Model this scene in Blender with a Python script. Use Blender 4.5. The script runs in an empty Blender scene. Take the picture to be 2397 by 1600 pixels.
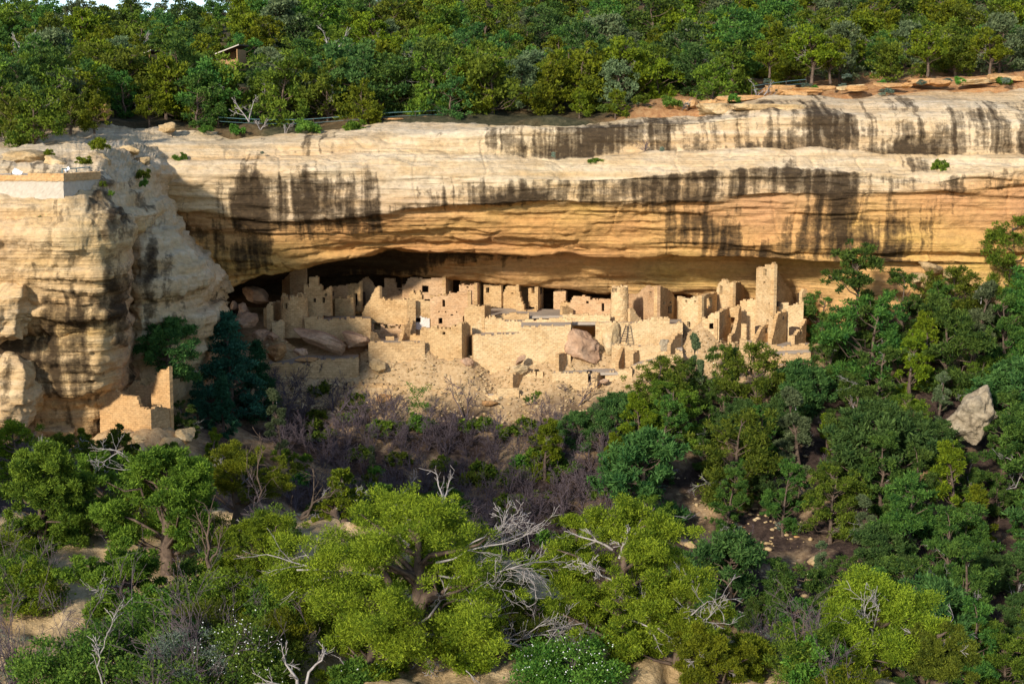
import bpy, bmesh, math, random
import numpy as np
from mathutils import Vector, Matrix, Quaternion

C = bpy.context.scene.collection
# ------------------------------------------------------------------ camera
PITCH = math.radians(7.75)
FPX = 3675.0                      # focal length in photo pixels (2397 wide)
CX, CY = 1198.5, 800.0
cam = bpy.data.cameras.new('camera')
cam.sensor_width = 36.0
cam.lens = 36.0*FPX/2397.0
cam.clip_start = 0.5
cam.clip_end = 3000.0
camo = bpy.data.objects.new('camera', cam); C.objects.link(camo)
camo.location = (0, 0, 0)
camo.rotation_euler = (math.pi/2-PITCH, 0, 0)
bpy.context.scene.camera = camo
# ------------------------------------------------------------------ world, sun, exposure
SUN_EL, SUN_AZ = math.radians(23.0), math.radians(209.0)   # azimuth clockwise from +Y
w = bpy.data.worlds.new('World'); bpy.context.scene.world = w
w.use_nodes = True
nt = w.node_tree; nt.nodes.clear()
wo = nt.nodes.new('ShaderNodeOutputWorld'); bg = nt.nodes.new('ShaderNodeBackground')
sk = nt.nodes.new('ShaderNodeTexSky'); sk.sky_type = 'NISHITA'; sk.sun_disc = False
sk.sun_elevation = SUN_EL; sk.sun_rotation = SUN_AZ
sk.air_density = 1.0; sk.dust_density = 1.5; sk.ozone_density = 1.0; sk.altitude = 2000
bg.inputs[1].default_value = 0.15
nt.links.new(sk.outputs[0], bg.inputs[0]); nt.links.new(bg.outputs[0], wo.inputs[0])
sd = bpy.data.lights.new('sun', 'SUN'); sd.energy = 3.7; sd.angle = math.radians(4.0)
sd.color = (1.0, 0.92, 0.80)
so = bpy.data.objects.new('sun', sd); C.objects.link(so)
sdir = Vector((math.sin(SUN_AZ)*math.cos(SUN_EL), math.cos(SUN_AZ)*math.cos(SUN_EL), math.sin(SUN_EL)))
so.rotation_euler = (-sdir).to_track_quat('-Z', 'Y').to_euler()
so.location = sdir*200
vs = bpy.context.scene.view_settings
vs.view_transform = 'Standard'; vs.look = 'None'; vs.exposure = 0.58; vs.gamma = 1.0

# ------------------------------------------------------------------ helpers
K = 2397.0/2349.0
def ray(px, py):
    a = (px-CX)/FPX; b = (CY-py)/FPX
    return np.array((a, math.cos(PITCH)+math.sin(PITCH)*b, -math.sin(PITCH)+math.cos(PITCH)*b))
def P(px, py, D):
    d = ray(px, py); return d*(D/d[1])
def Pd(px, py, D): return P(px*K, py*K, D)      # in display pixels (2349 wide)
def unproj(v):
    """world point(s) -> display pixels"""
    v = np.asarray(v, float)
    f = v[..., 1]*math.cos(PITCH)-v[..., 2]*math.sin(PITCH)
    u = v[..., 1]*math.sin(PITCH)+v[..., 2]*math.cos(PITCH)
    return (CX+v[..., 0]/f*FPX)/K, (CY-u/f*FPX)/K

def _hash(ix, iy, iz, seed):
    h = (ix*374761393 + iy*668265263 + iz*2147483647 + seed*1274126177) & 0xFFFFFFFF
    h = ((h ^ (h >> 13))*1274126177) & 0xFFFFFFFF
    h = ((h ^ (h >> 16))*2246822519) & 0xFFFFFFFF
    return ((h ^ (h >> 15)) & 0xFFFFFF)/float(0xFFFFFF)
def vnoise(p, seed=0):
    p = np.asarray(p, float); i = np.floor(p).astype(np.int64); f = p-i
    f = f*f*(3-2*f); r = 0
    for dx in (0, 1):
        wx = f[:, 0] if dx else 1-f[:, 0]
        for dy in (0, 1):
            wy = f[:, 1] if dy else 1-f[:, 1]
            for dz in (0, 1):
                wz = f[:, 2] if dz else 1-f[:, 2]
                r = r + wx*wy*wz*_hash(i[:, 0]+dx, i[:, 1]+dy, i[:, 2]+dz, seed)
    return r*2-1
def fbm(p, octv=4, seed=0, gain=.5):
    p = np.asarray(p, float); r = 0; a = 1.0
    for o in range(octv):
        r = r + a*vnoise(p*(2.03**o)+o*17.3, seed+o); a *= gain
    return r

def mesh_np(name, V, F, mat=None, smooth=False, attrs=None, uv=None):
    """V (n,3); F (m,4) or list of polys"""
    me = bpy.data.meshes.new(name)
    V = np.asarray(V, np.float32)
    if isinstance(F, np.ndarray):
        k = F.shape[1]; m = F.shape[0]
        me.vertices.add(len(V)); me.vertices.foreach_set('co', V.ravel())
        me.loops.add(m*k); me.loops.foreach_set('vertex_index', F.astype(np.int32).ravel())
        me.polygons.add(m)
        me.polygons.foreach_set('loop_start', np.arange(0, m*k, k, dtype=np.int32))
        me.update(calc_edges=True); me.validate()
    else:
        me.from_pydata([tuple(map(float, v)) for v in V], [], [tuple(f) for f in F]); me.update()
    if attrs:
        for an, av in attrs.items():
            a = me.attributes.new(an, 'FLOAT', 'POINT'); a.data.foreach_set('value', np.asarray(av, np.float32))
    if smooth: me.polygons.foreach_set('use_smooth', np.ones(len(me.polygons), bool))
    if mat: me.materials.append(mat)
    return me
def link(name, me, parent=None):
    o = bpy.data.objects.new(name, me); C.objects.link(o)
    if parent is not None: o.parent = parent
    return o
def tag(o, label=None, cat=None, group=None, kind=None):
    if label: o['label'] = label
    if cat: o['category'] = cat
    if group: o['group'] = group
    if kind: o['kind'] = kind
    return o
def thing(name, label, cat, loc=(0, 0, 0), group=None):
    o = bpy.data.objects.new(name, None); C.objects.link(o); o.location = loc
    o.empty_display_size = .3
    return tag(o, label, cat, group, 'thing')
def part(name, V, F, mat, parent, smooth=False, **kw):
    """mesh given in world coords, parent an un-rotated Empty"""
    V = np.asarray(V, float)-np.array(parent.location if parent.parent is None else parent.matrix_world.translation)
    return link(name, mesh_np(name, V, F, mat, smooth, **kw), parent)
def structure(name, me):
    o = link(name, me); o['kind'] = 'structure'; return o
def grid_faces(nu, nv):
    i = np.arange(nu*nv).reshape(nu, nv)
    return np.stack([i[:-1, :-1], i[1:, :-1], i[1:, 1:], i[:-1, 1:]], -1).reshape(-1, 4)
def box_vf(x0, x1, y0, y1, z0, z1):
    V = [(x, y, z) for x in (x0, x1) for y in (y0, y1) for z in (z0, z1)]
    F = [(0, 1, 3, 2), (4, 6, 7, 5), (0, 4, 5, 1), (2, 3, 7, 6), (0, 2, 6, 4), (1, 5, 7, 3)]
    return V, F
class MB:
    def __init__(s): s.V = []; s.F = []
    def add(s, V, F):
        n = len(s.V); s.V += [tuple(v) for v in V]; s.F += [tuple(i+n for i in f) for f in F]
    def box(s, *a): s.add(*box_vf(*a))
    def bar(s, a, b, r, n=6, r2=None):
        V, F = tube([a, b], [r, r2 or r], n); s.add(V, F)
    def obox(s, c, ax, ay, az):
        c, ax, ay, az = map(np.array, (c, ax, ay, az))
        V = [c+i*ax+j*ay+k*az for i in (-1, 1) for j in (-1, 1) for k in (-1, 1)]
        s.add(V, box_vf(0, 1, 0, 1, 0, 1)[1])
def tube(pts, rad, n=6):
    pts = [np.array(p, float) for p in pts]; V = []; F = []
    up = np.array((.13, .21, .97))
    for i, p in enumerate(pts):
        t = pts[min(i+1, len(pts)-1)]-pts[max(i-1, 0)]; t = t/(np.linalg.norm(t)+1e-9)
        a = np.cross(t, up)
        if np.linalg.norm(a) < .1: a = np.cross(t, (1, 0, 0))
        a /= np.linalg.norm(a); b = np.cross(t, a)
        for k in range(n):
            th = 2*math.pi*k/n
            V.append(p+rad[i]*(math.cos(th)*a+math.sin(th)*b))
    for i in range(len(pts)-1):
        for k in range(n):
            F.append((i*n+k, i*n+(k+1) % n, (i+1)*n+(k+1) % n, (i+1)*n+k))
    m = len(V); V.append(pts[-1]); e = (len(pts)-1)*n
    for k in range(n): F.append((e+k, e+(k+1) % n, m, m))
    return V, [f if f[2] != f[3] else f[:3] for f in F]

# ------------------------------------------------------------------ materials
def nodes(name, rough=.9):
    m = bpy.data.materials.new(name); m.use_nodes = True
    n = m.node_tree.nodes; n.clear()
    out = n.new('ShaderNodeOutputMaterial'); b = n.new('ShaderNodeBsdfPrincipled')
    b.inputs['Roughness'].default_value = rough
    b.inputs['Specular IOR Level'].default_value = 0.15
    m.node_tree.links.new(b.outputs[0], out.inputs[0])
    return m, n, m.node_tree.links, b
def coords(n, l, sc=(1, 1, 1), src='Object', loc=(0, 0, 0)):
    t = n.new('ShaderNodeTexCoord') if src != 'UV' else None
    mp = n.new('ShaderNodeMapping'); mp.inputs['Scale'].default_value = sc; mp.inputs['Location'].default_value = loc
    if src == 'World':
        g = n.new('ShaderNodeNewGeometry'); l.new(g.outputs['Position'], mp.inputs[0])
    else: l.new(t.outputs[src], mp.inputs[0])
    return mp.outputs[0]
def noise(n, l, vec, scale=1, det=4, rough=.55):
    t = n.new('ShaderNodeTexNoise'); t.inputs['Scale'].default_value = scale
    t.inputs['Detail'].default_value = det; t.inputs['Roughness'].default_value = rough
    if vec is not None: l.new(vec, t.inputs['Vector'])
    return t.outputs['Fac']
def ramp(n, l, fac, stops, interp='LINEAR'):
    r = n.new('ShaderNodeValToRGB'); r.color_ramp.interpolation = interp
    e = r.color_ramp.elements
    while len(e) < len(stops): e.new(.5)
    for k, (p, c) in enumerate(stops):
        e[k].position = p; e[k].color = (*c, 1) if not isinstance(c, (int, float)) else (c, c, c, 1)
    l.new(fac, r.inputs[0]); return r.outputs[0]
def mix(n, l, fac, a, b, mode='MIX'):
    m = n.new('ShaderNodeMix'); m.data_type = 'RGBA'; m.blend_type = mode
    for s, v in ((m.inputs[0], fac), (m.inputs[6], a), (m.inputs[7], b)):
        if isinstance(v, (int, float)): s.default_value = v
        elif isinstance(v, tuple): s.default_value = (*v, 1)
        else: l.new(v, s)
    return m.outputs[2]
def mth(n, l, op, a, b=0, c=None, clamp=False):
    m = n.new('ShaderNodeMath'); m.operation = op; m.use_clamp = clamp
    for s, v in zip(m.inputs, (a, b, c)):
        if v is None: continue
        if isinstance(v, (int, float)): s.default_value = v
        else: l.new(v, s)
    return m.outputs[0]
def attr(n, name):
    a = n.new('ShaderNodeAttribute'); a.attribute_name = name; return a.outputs['Fac']
def bump(n, l, b, h, strength=.5, dist=.1):
    k = n.new('ShaderNodeBump'); k.inputs['Strength'].default_value = strength; k.inputs['Distance'].default_value = dist
    l.new(h, k.inputs['Height']); l.new(k.outputs[0], b.inputs['Normal'])

def cliff_mat():
    m, n, l, b = nodes('sandstone_cliff', .95)
    big = noise(n, l, coords(n, l, (.05, .05, .12), 'World'), 1, 5, .6)
    strata = noise(n, l, coords(n, l, (.035, .06, 1.3), 'World'), 1, 5, .65)
    fine = noise(n, l, coords(n, l, (1.6, 1.6, 2.6), 'World'), 1, 6, .72)
    pale = ramp(n, l, strata, [(.25, (.48, .335, .18)), (.5, (.65, .515, .335)), (.8, (.76, .66, .50))])
    mot = noise(n, l, coords(n, l, (.22, .22, .5), 'World', (9, 4, 2)), 1, 6, .7)
    pale = mix(n, l, ramp(n, l, mot, [(.45, 0.0), (.66, .6)]), pale, (.50, .325, .15))
    pale = mix(n, l, ramp(n, l, mot, [(.30, .45), (.44, 0.0)]), pale, (.40, .335, .25))
    ora = ramp(n, l, big, [(.28, (.50, .22, .09)), (.42, (.60, .28, .07)), (.54, (.62, .35, .085)), (.64, (.62, .39, .055)), (.78, (.66, .45, .19))])
    ora = mix(n, l, .35, ora, mix(n, l, strata, (.44, .22, .08), (.68, .45, .19)))
    col = mix(n, l, attr(n, 'orange'), pale, ora)
    col = mix(n, l, attr(n, 'pink'), col, (.50, .27, .17))
    # grain
    g = ramp(n, l, fine, [(.3, .62), (.55, 1.0), (.75, 1.18)])
    col = mix(n, l, .8, col, g, 'MULTIPLY')
    # lichen speckle and desert varnish streaks (stains of their own shape); cave recess shade is painted in here too
    def warped(sc, amt):
        g = n.new('ShaderNodeNewGeometry'); w_ = n.new('ShaderNodeTexNoise'); w_.inputs['Scale'].default_value = .35; w_.inputs['Detail'].default_value = 3
        l.new(g.outputs['Position'], w_.inputs['Vector'])
        va_ = n.new('ShaderNodeVectorMath'); va_.operation = 'MULTIPLY_ADD'
        l.new(w_.outputs['Color'], va_.inputs[0]); va_.inputs[1].default_value = (amt, 0, 0); l.new(g.outputs['Position'], va_.inputs[2])
        mp = n.new('ShaderNodeMapping'); mp.inputs['Scale'].default_value = sc; l.new(va_.outputs[0], mp.inputs[0]); return mp.outputs[0]
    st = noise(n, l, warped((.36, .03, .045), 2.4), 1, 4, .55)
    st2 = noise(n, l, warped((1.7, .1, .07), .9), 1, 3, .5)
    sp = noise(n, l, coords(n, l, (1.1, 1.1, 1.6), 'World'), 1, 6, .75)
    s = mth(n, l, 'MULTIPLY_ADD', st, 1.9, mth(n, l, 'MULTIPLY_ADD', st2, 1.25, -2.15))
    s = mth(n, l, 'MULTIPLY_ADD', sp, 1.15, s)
    s = mth(n, l, 'MULTIPLY_ADD', attr(n, 'varnish_and_shade'), 1.42, s)
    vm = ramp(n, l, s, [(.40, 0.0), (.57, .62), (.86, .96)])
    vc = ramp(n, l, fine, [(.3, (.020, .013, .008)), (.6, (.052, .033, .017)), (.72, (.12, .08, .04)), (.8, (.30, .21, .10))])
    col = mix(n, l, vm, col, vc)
    l.new(col, b.inputs['Base Color'])
    bed = noise(n, l, coords(n, l, (.12, .12, 3.6), 'World'), 1, 4, .6)
    bump(n, l, b, mth(n, l, 'ADD', mth(n, l, 'ADD', fine, strata), mth(n, l, 'MULTIPLY', bed, 1.2)), .85, .25)
    return m
def masonry_mat(name='masonry', c1=(.56, .36, .17), c2=(.42, .26, .115), c3=(.60, .42, .22), rough=False):
    m, n, l, b = nodes(name, .95)
    a = n.new('ShaderNodeAttribute'); a.attribute_name = 'su'
    z = n.new('ShaderNodeAttribute'); z.attribute_name = 'sz'
    cv = n.new('ShaderNodeCombineXYZ'); l.new(a.outputs['Fac'], cv.inputs[0]); l.new(z.outputs['Fac'], cv.inputs[1])
    br = n.new('ShaderNodeTexBrick'); l.new(cv.outputs[0], br.inputs['Vector'])
    br.inputs['Color1'].default_value = (*c1, 1); br.inputs['Color2'].default_value = (*c2, 1)
    br.inputs['Mortar'].default_value = (c2[0]*.75, c2[1]*.7, c2[2]*.65, 1)
    br.inputs['Scale'].default_value = 1; br.inputs['Brick Width'].default_value = .42 if not rough else .55
    br.inputs['Row Height'].default_value = .18 if not rough else .26; br.inputs['Mortar Size'].default_value = .016
    br.inputs['Mortar Smooth'].default_value = .4
    big = noise(n, l, coords(n, l, (.45, .45, .7), 'World'), 1, 4, .6)
    fine = noise(n, l, coords(n, l, (3, 3, 5), 'World'), 1, 5, .7)
    col = mix(n, l, ramp(n, l, big, [(.4, 0.0), (.72, .7)]), br.outputs['Color'], c3)
    col = mix(n, l, .75, col, ramp(n, l, fine, [(.28, .55), (.52, 1.0), (.74, 1.25)]), 'MULTIPLY')
    l.new(col, b.inputs['Base Color'])
    bump(n, l, b, mth(n, l, 'MULTIPLY_ADD', fine, .5, mth(n, l, 'MULTIPLY', br.outputs['Fac'], -.5)), .4, .05)
    return m
def plain_mat(name, c1, c2, sc=1.5, rough=.9, bmp=.3, det=5):
    m, n, l, b = nodes(name, rough)
    f = noise(n, l, coords(n, l, (1, 1, 1), 'Object'), sc, det, .65)
    l.new(ramp(n, l, f, [(.3, c1), (.7, c2)]), b.inputs['Base Color'])
    bump(n, l, b, f, bmp, .1)
    return m
def rock_mat(name, c1, c2, c3, var=.5):
    m, n, l, b = nodes(name, .95)
    big = noise(n, l, coords(n, l, (.5, .5, .8), 'World'), 1, 4, .6)
    fine = noise(n, l, coords(n, l, (2.6, 2.6, 3.5), 'World'), 1, 6, .72)
    col = ramp(n, l, big, [(.3, c1), (.55, c2), (.75, c3)])
    col = mix(n, l, .8, col, ramp(n, l, fine, [(.3, .55), (.55, 1.0), (.75, 1.2)]), 'MULTIPLY')
    sp = noise(n, l, coords(n, l, (.9, .9, .35), 'World', (3, 7, 1)), 1, 6, .75)
    col = mix(n, l, mth(n, l, 'MULTIPLY', ramp(n, l, sp, [(.52, 0.0), (.64, 1.0)]), var), col, (.045, .034, .022))
    l.new(col, b.inputs['Base Color']); bump(n, l, b, fine, .8, .2)
    return m
def ground_mat():
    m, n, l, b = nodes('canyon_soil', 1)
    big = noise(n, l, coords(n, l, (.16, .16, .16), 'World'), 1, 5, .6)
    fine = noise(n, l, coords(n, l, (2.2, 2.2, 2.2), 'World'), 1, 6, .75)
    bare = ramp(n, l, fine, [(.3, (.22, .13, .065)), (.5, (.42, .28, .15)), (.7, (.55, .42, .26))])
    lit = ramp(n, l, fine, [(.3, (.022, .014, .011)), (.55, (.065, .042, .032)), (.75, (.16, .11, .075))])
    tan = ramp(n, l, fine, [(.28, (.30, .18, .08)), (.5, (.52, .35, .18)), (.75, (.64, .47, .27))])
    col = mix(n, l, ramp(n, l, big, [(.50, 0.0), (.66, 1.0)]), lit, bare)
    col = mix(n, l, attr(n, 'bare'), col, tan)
    l.new(col, b.inputs['Base Color']); bump(n, l, b, fine, .9, .25)
    return m
def mesa_mat():
    m, n, l, b = nodes('mesa_soil', 1)
    big = noise(n, l, coords(n, l, (.12, .12, .12), 'World'), 1, 5, .6)
    fine = noise(n, l, coords(n, l, (1.6, 1.6, 1.6), 'World'), 1, 6, .75)
    red = ramp(n, l, fine, [(.3, (.24, .10, .045)), (.5, (.44, .22, .09)), (.72, (.58, .37, .18))])
    lit = ramp(n, l, fine, [(.3, (.02, .022, .01)), (.55, (.06, .055, .028)), (.75, (.14, .11, .06))])
    col = mix(n, l, mth(n, l, 'MULTIPLY_ADD', ramp(n, l, big, [(.45, 0.0), (.65, 1.0)]), .22, mth(n, l, 'MULTIPLY', attr(n, 'bare'), .85), clamp=True), lit, red)
    l.new(col, b.inputs['Base Color']); bump(n, l, b, fine, .9, .2)
    return m
def leaf_mat(name, dark, light, trans=.28, hue=.03):
    m, n, l, b = nodes(name, .7)
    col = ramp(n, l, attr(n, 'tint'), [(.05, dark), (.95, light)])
    oi = n.new('ShaderNodeObjectInfo')
    hs = n.new('ShaderNodeHueSaturation')
    l.new(mth(n, l, 'MULTIPLY_ADD', oi.outputs['Random'], hue*2, .5-hue), hs.inputs['Hue'])
    l.new(mth(n, l, 'MULTIPLY_ADD', oi.outputs['Random'], .5, .75), hs.inputs['Value'])
    l.new(col, hs.inputs['Color'])
    l.new(hs.outputs[0], b.inputs['Base Color'])
    tr = n.new('ShaderNodeBsdfTranslucent'); l.new(hs.outputs[0], tr.inputs[0])
    ms = n.new('ShaderNodeMixShader'); ms.inputs[0].default_value = trans
    l.new(b.outputs[0], ms.inputs[1]); l.new(tr.outputs[0], ms.inputs[2])
    out = [x for x in n if x.type == 'OUTPUT_MATERIAL'][0]; l.new(ms.outputs[0], out.inputs[0])
    return m
M = dict(
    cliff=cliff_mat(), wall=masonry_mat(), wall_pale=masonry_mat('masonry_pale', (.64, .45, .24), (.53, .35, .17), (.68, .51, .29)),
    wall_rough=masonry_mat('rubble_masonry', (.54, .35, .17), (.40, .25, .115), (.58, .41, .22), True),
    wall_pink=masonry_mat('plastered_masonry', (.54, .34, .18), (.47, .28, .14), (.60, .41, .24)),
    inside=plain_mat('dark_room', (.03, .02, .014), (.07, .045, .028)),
    plaster=plain_mat('white_plaster', (.58, .50, .42), (.70, .64, .56)),
    dust=plain_mat('dusty_floor', (.30, .25, .20), (.45, .37, .28), .8),
    wood=plain_mat('weathered_wood', (.05, .035, .025), (.12, .09, .065), 6),
    pinkrock=rock_mat('pink_sandstone', (.40, .235, .135), (.52, .325, .20), (.60, .42, .28), .3),
    tanrock=rock_mat('tan_sandstone', (.42, .28, .13), (.56, .40, .21), (.66, .51, .31), .5),
    varnrock=rock_mat('varnished_sandstone', (.40, .27, .13), (.54, .39, .21), (.62, .48, .30), .9),
    orangerock=rock_mat('orange_sandstone', (.40, .20, .08), (.54, .31, .13), (.62, .42, .22), .25),
    greyrock=rock_mat('grey_sandstone', (.30, .235, .15), (.42, .34, .23), (.50, .42, .30), .6),
    soil=ground_mat(), mesa=mesa_mat(),
    bark=plain_mat('juniper_bark', (.055, .038, .028), (.17, .12, .085), 5),
    deadwood=plain_mat('silver_deadwood', (.20, .17, .155), (.42, .385, .36), 6),
    twig=plain_mat('bare_twig', (.075, .055, .06), (.15, .115, .12), 3),
    brick=masonry_mat('overlook_brick', (.56, .33, .14), (.48, .28, .12), (.60, .40, .2)),
    concrete=plain_mat('concrete', (.42, .36, .28), (.52, .46, .37), 3, bmp=.1),
    rail=plain_mat('painted_rail', (.10, .20, .22), (.16, .27, .28), 4, .5, .05),
    white=plain_mat('white_paint', (.72, .72, .72), (.80, .80, .80), 4, .5, .05),
    shed=plain_mat('shed_boards', (.30, .17, .07), (.40, .24, .11), 4),
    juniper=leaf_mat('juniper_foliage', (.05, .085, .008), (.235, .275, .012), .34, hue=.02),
    juniper_bright=leaf_mat('juniper_foliage_bright', (.055, .10, .006), (.31, .375, .024), .34, hue=.012),  # lighter, yellower leaf tone than plain juniper
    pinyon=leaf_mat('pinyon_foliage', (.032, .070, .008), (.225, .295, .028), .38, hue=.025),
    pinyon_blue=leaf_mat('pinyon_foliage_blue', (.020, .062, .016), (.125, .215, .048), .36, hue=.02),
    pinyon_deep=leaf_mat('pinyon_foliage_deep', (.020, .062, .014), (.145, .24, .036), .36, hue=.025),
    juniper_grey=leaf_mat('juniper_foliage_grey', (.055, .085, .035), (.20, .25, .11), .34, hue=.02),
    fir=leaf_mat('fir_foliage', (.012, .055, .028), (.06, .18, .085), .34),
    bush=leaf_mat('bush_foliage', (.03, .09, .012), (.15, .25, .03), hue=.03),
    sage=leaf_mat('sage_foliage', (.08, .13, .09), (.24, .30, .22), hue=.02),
    blossom=plain_mat('white_blossom', (.7, .72, .66), (.82, .82, .78), 5),
)
# ------------------------------------------------------------------ terrain functions
class TPS:
    def __init__(s, pts, lam=.5):
        A = np.array(pts, float); s.xy = A[:, :2]; n = len(A)
        Km = s.k(A[:, None, :2]-A[None, :, :2])+np.eye(n)*lam
        Q = np.c_[np.ones(n), s.xy]
        L = np.block([[Km, Q], [Q.T, np.zeros((3, 3))]])
        s.w = np.linalg.solve(L, np.r_[A[:, 2], 0, 0, 0])
    @staticmethod
    def k(d):
        r2 = (d**2).sum(-1); return np.where(r2 > 0, .5*r2*np.log(np.maximum(r2, 1e-12)), 0)
    def __call__(s, xy):
        xy = np.atleast_2d(xy)
        return s.k(xy[:, None]-s.xy[None]).dot(s.w[:-3])+s.w[-3]+xy.dot(s.w[-2:])
cpts = [
 # foot of the ruins and alcove floor
 (500, 860, 146), (620, 885, 146), (800, 905, 146), (1000, 925, 146), (1200, 925, 146), (1400, 920, 145.5), (1550, 890, 146), (1700, 860, 147), (1850, 835, 148),
 (620, 845, 149), (900, 845, 149), (1200, 850, 149.5), (1500, 855, 149.5), (1750, 835, 150.5),
 (560, 770, 154), (760, 800, 154), (1000, 800, 154), (1250, 770, 154), (1500, 785, 154), (1700, 800, 154.5), (1850, 800, 153.5),
 (560, 730, 163), (800, 740, 165), (1100, 735, 165), (1400, 745, 163),
 # left, by the small ruin
 (-250, 1000, 118), (0, 985, 123), (150, 978, 126), (280, 985, 126.5), (370, 980, 127.5), (440, 960, 134), (420, 1040, 122), (250, 1045, 121), (530, 980, 134),
 # below the left slope to the near ledge
 (-200, 1120, 78), (100, 1120, 80), (350, 1130, 84), (560, 1140, 98), (100, 1040, 104), (350, 1080, 108),
 # valley
 (700, 970, 141), (900, 985, 141), (1100, 985, 141), (1300, 985, 140), (800, 1080, 134), (1000, 1100, 134), (1200, 1120, 133), (900, 1190, 126), (1150, 1230, 125), (1280, 1290, 121), (1200, 1400, 112), (700, 1250, 110),
 # right spur
 (1450, 960, 140), (1600, 970, 140), (1750, 940, 141), (1900, 860, 145), (2050, 770, 148), (2200, 690, 150), (2349, 650, 151), (2700, 600, 152),
 (1500, 1130, 131), (1700, 1100, 132), (1900, 1030, 135), (2150, 930, 139), (2349, 870, 142), (2700, 850, 143),
 (1480, 1260, 121), (1700, 1250, 122), (1900, 1190, 125), (2150, 1120, 128), (2349, 1060, 131), (2700, 1040, 132),
 (1700, 1400, 112), (2000, 1350, 114), (2349, 1300, 117), (1900, 1500, 104), (2349, 1500, 105), (2349, 1650, 96), (2700, 1400, 110), (1800, 1650, 96)]
canyon_tps = TPS([Pd(*p) for p in cpts])
def canyon_z(x, y): return float(canyon_tps(np.array([[x, y]]))[0])
mpts = [Pd(*p) for p in (
 (-300, 262, 150), (0, 262, 150), (150, 275, 154), (300, 292, 157), (500, 300, 158), (700, 300, 158), (900, 284, 158), (1200, 277, 158), (1400, 271, 158), (1600, 250, 159), (1800, 226, 160), (2000, 208, 161), (2200, 200, 161), (2349, 192, 161), (2700, 180, 161),
 (-300, 215, 180), (200, 222, 180), (700, 228, 180), (1200, 222, 180), (1600, 200, 180), (1900, 180, 180), (2349, 150, 182), (2700, 140, 182),
 (-300, 122, 240), (300, 120, 240), (800, 98, 240), (1300, 78, 240), (1800, 55, 240), (2349, 30, 240), (2700, 20, 240),
 (-300, 85, 285), (300, 74, 285), (800, 32, 285), (1300, 0, 285), (1800, -30, 285), (2349, -60, 285), (-300, 80, 330), (1100, -10, 330), (2700, -60, 330))]
mesa_tps = TPS(mpts)
def mesa_z(x, y): return float(mesa_tps(np.array([[x, y]]))[0])
LE = np.array([(-500, 1172, 67), (0, 1172, 67), (300, 1176, 65), (500, 1172, 63.5), (650, 1166, 62), (850, 1192, 59), (1080, 1240, 55), (1200, 1290, 53), (1290, 1340, 51), (1500, 1425, 48), (1850, 1520, 44.5), (2100, 1585, 42), (2700, 1700, 38)], float)
def ledge_edge(px): return np.interp(px, LE[:, 0], LE[:, 1]), np.interp(px, LE[:, 0], LE[:, 2])
LZ0 = -15.8
def ledge_z(px, D):
    py, De = ledge_edge(px); ze = Pd(px, py, De)[2]; t = np.clip((D-28)/(De-28), 0, 1)
    return LZ0*(1-t)+ze*t

# ---- mesa top
xs = np.arange(-130, 130.1, .9); ys = np.arange(148.5, 345, .9)
X, Y = np.meshgrid(xs, ys, indexing='ij')
Z = np.concatenate([mesa_tps(np.c_[X[i], Y[i]]) for i in range(len(xs))]).reshape(X.shape)
p3 = np.c_[X.ravel(), Y.ravel(), Z.ravel()]
bx, by = unproj(p3)
mb = np.clip((bx-1380)/150, 0, 1)*np.clip((186-p3[:, 1])/8, 0, 1)
p3[:, 2] += fbm(p3*np.array((.3, .3, 0)), 5, 5)*.4 + np.floor(fbm(p3*np.array((.07, .16, 0)), 3, 8)*4)*.25*mb
# keep the front margin tucked below the rim rock
RIM = np.interp(bx, [-420, 60, 250, 350, 450, 1500, 1760, 1950, 2750], [152, 152, 158, 158.5, 159.5, 159.5, 161.5, 163.5, 163.5])
p3[:, 2] -= np.clip((RIM-p3[:, 1])*1.2, 0, 5); p3[:, 1] = np.maximum(p3[:, 1], RIM-2.2)
structure('mesa_top', mesh_np('mesa_top', p3, grid_faces(*X.shape), M['mesa'], True, {'bare': mb}))

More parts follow.
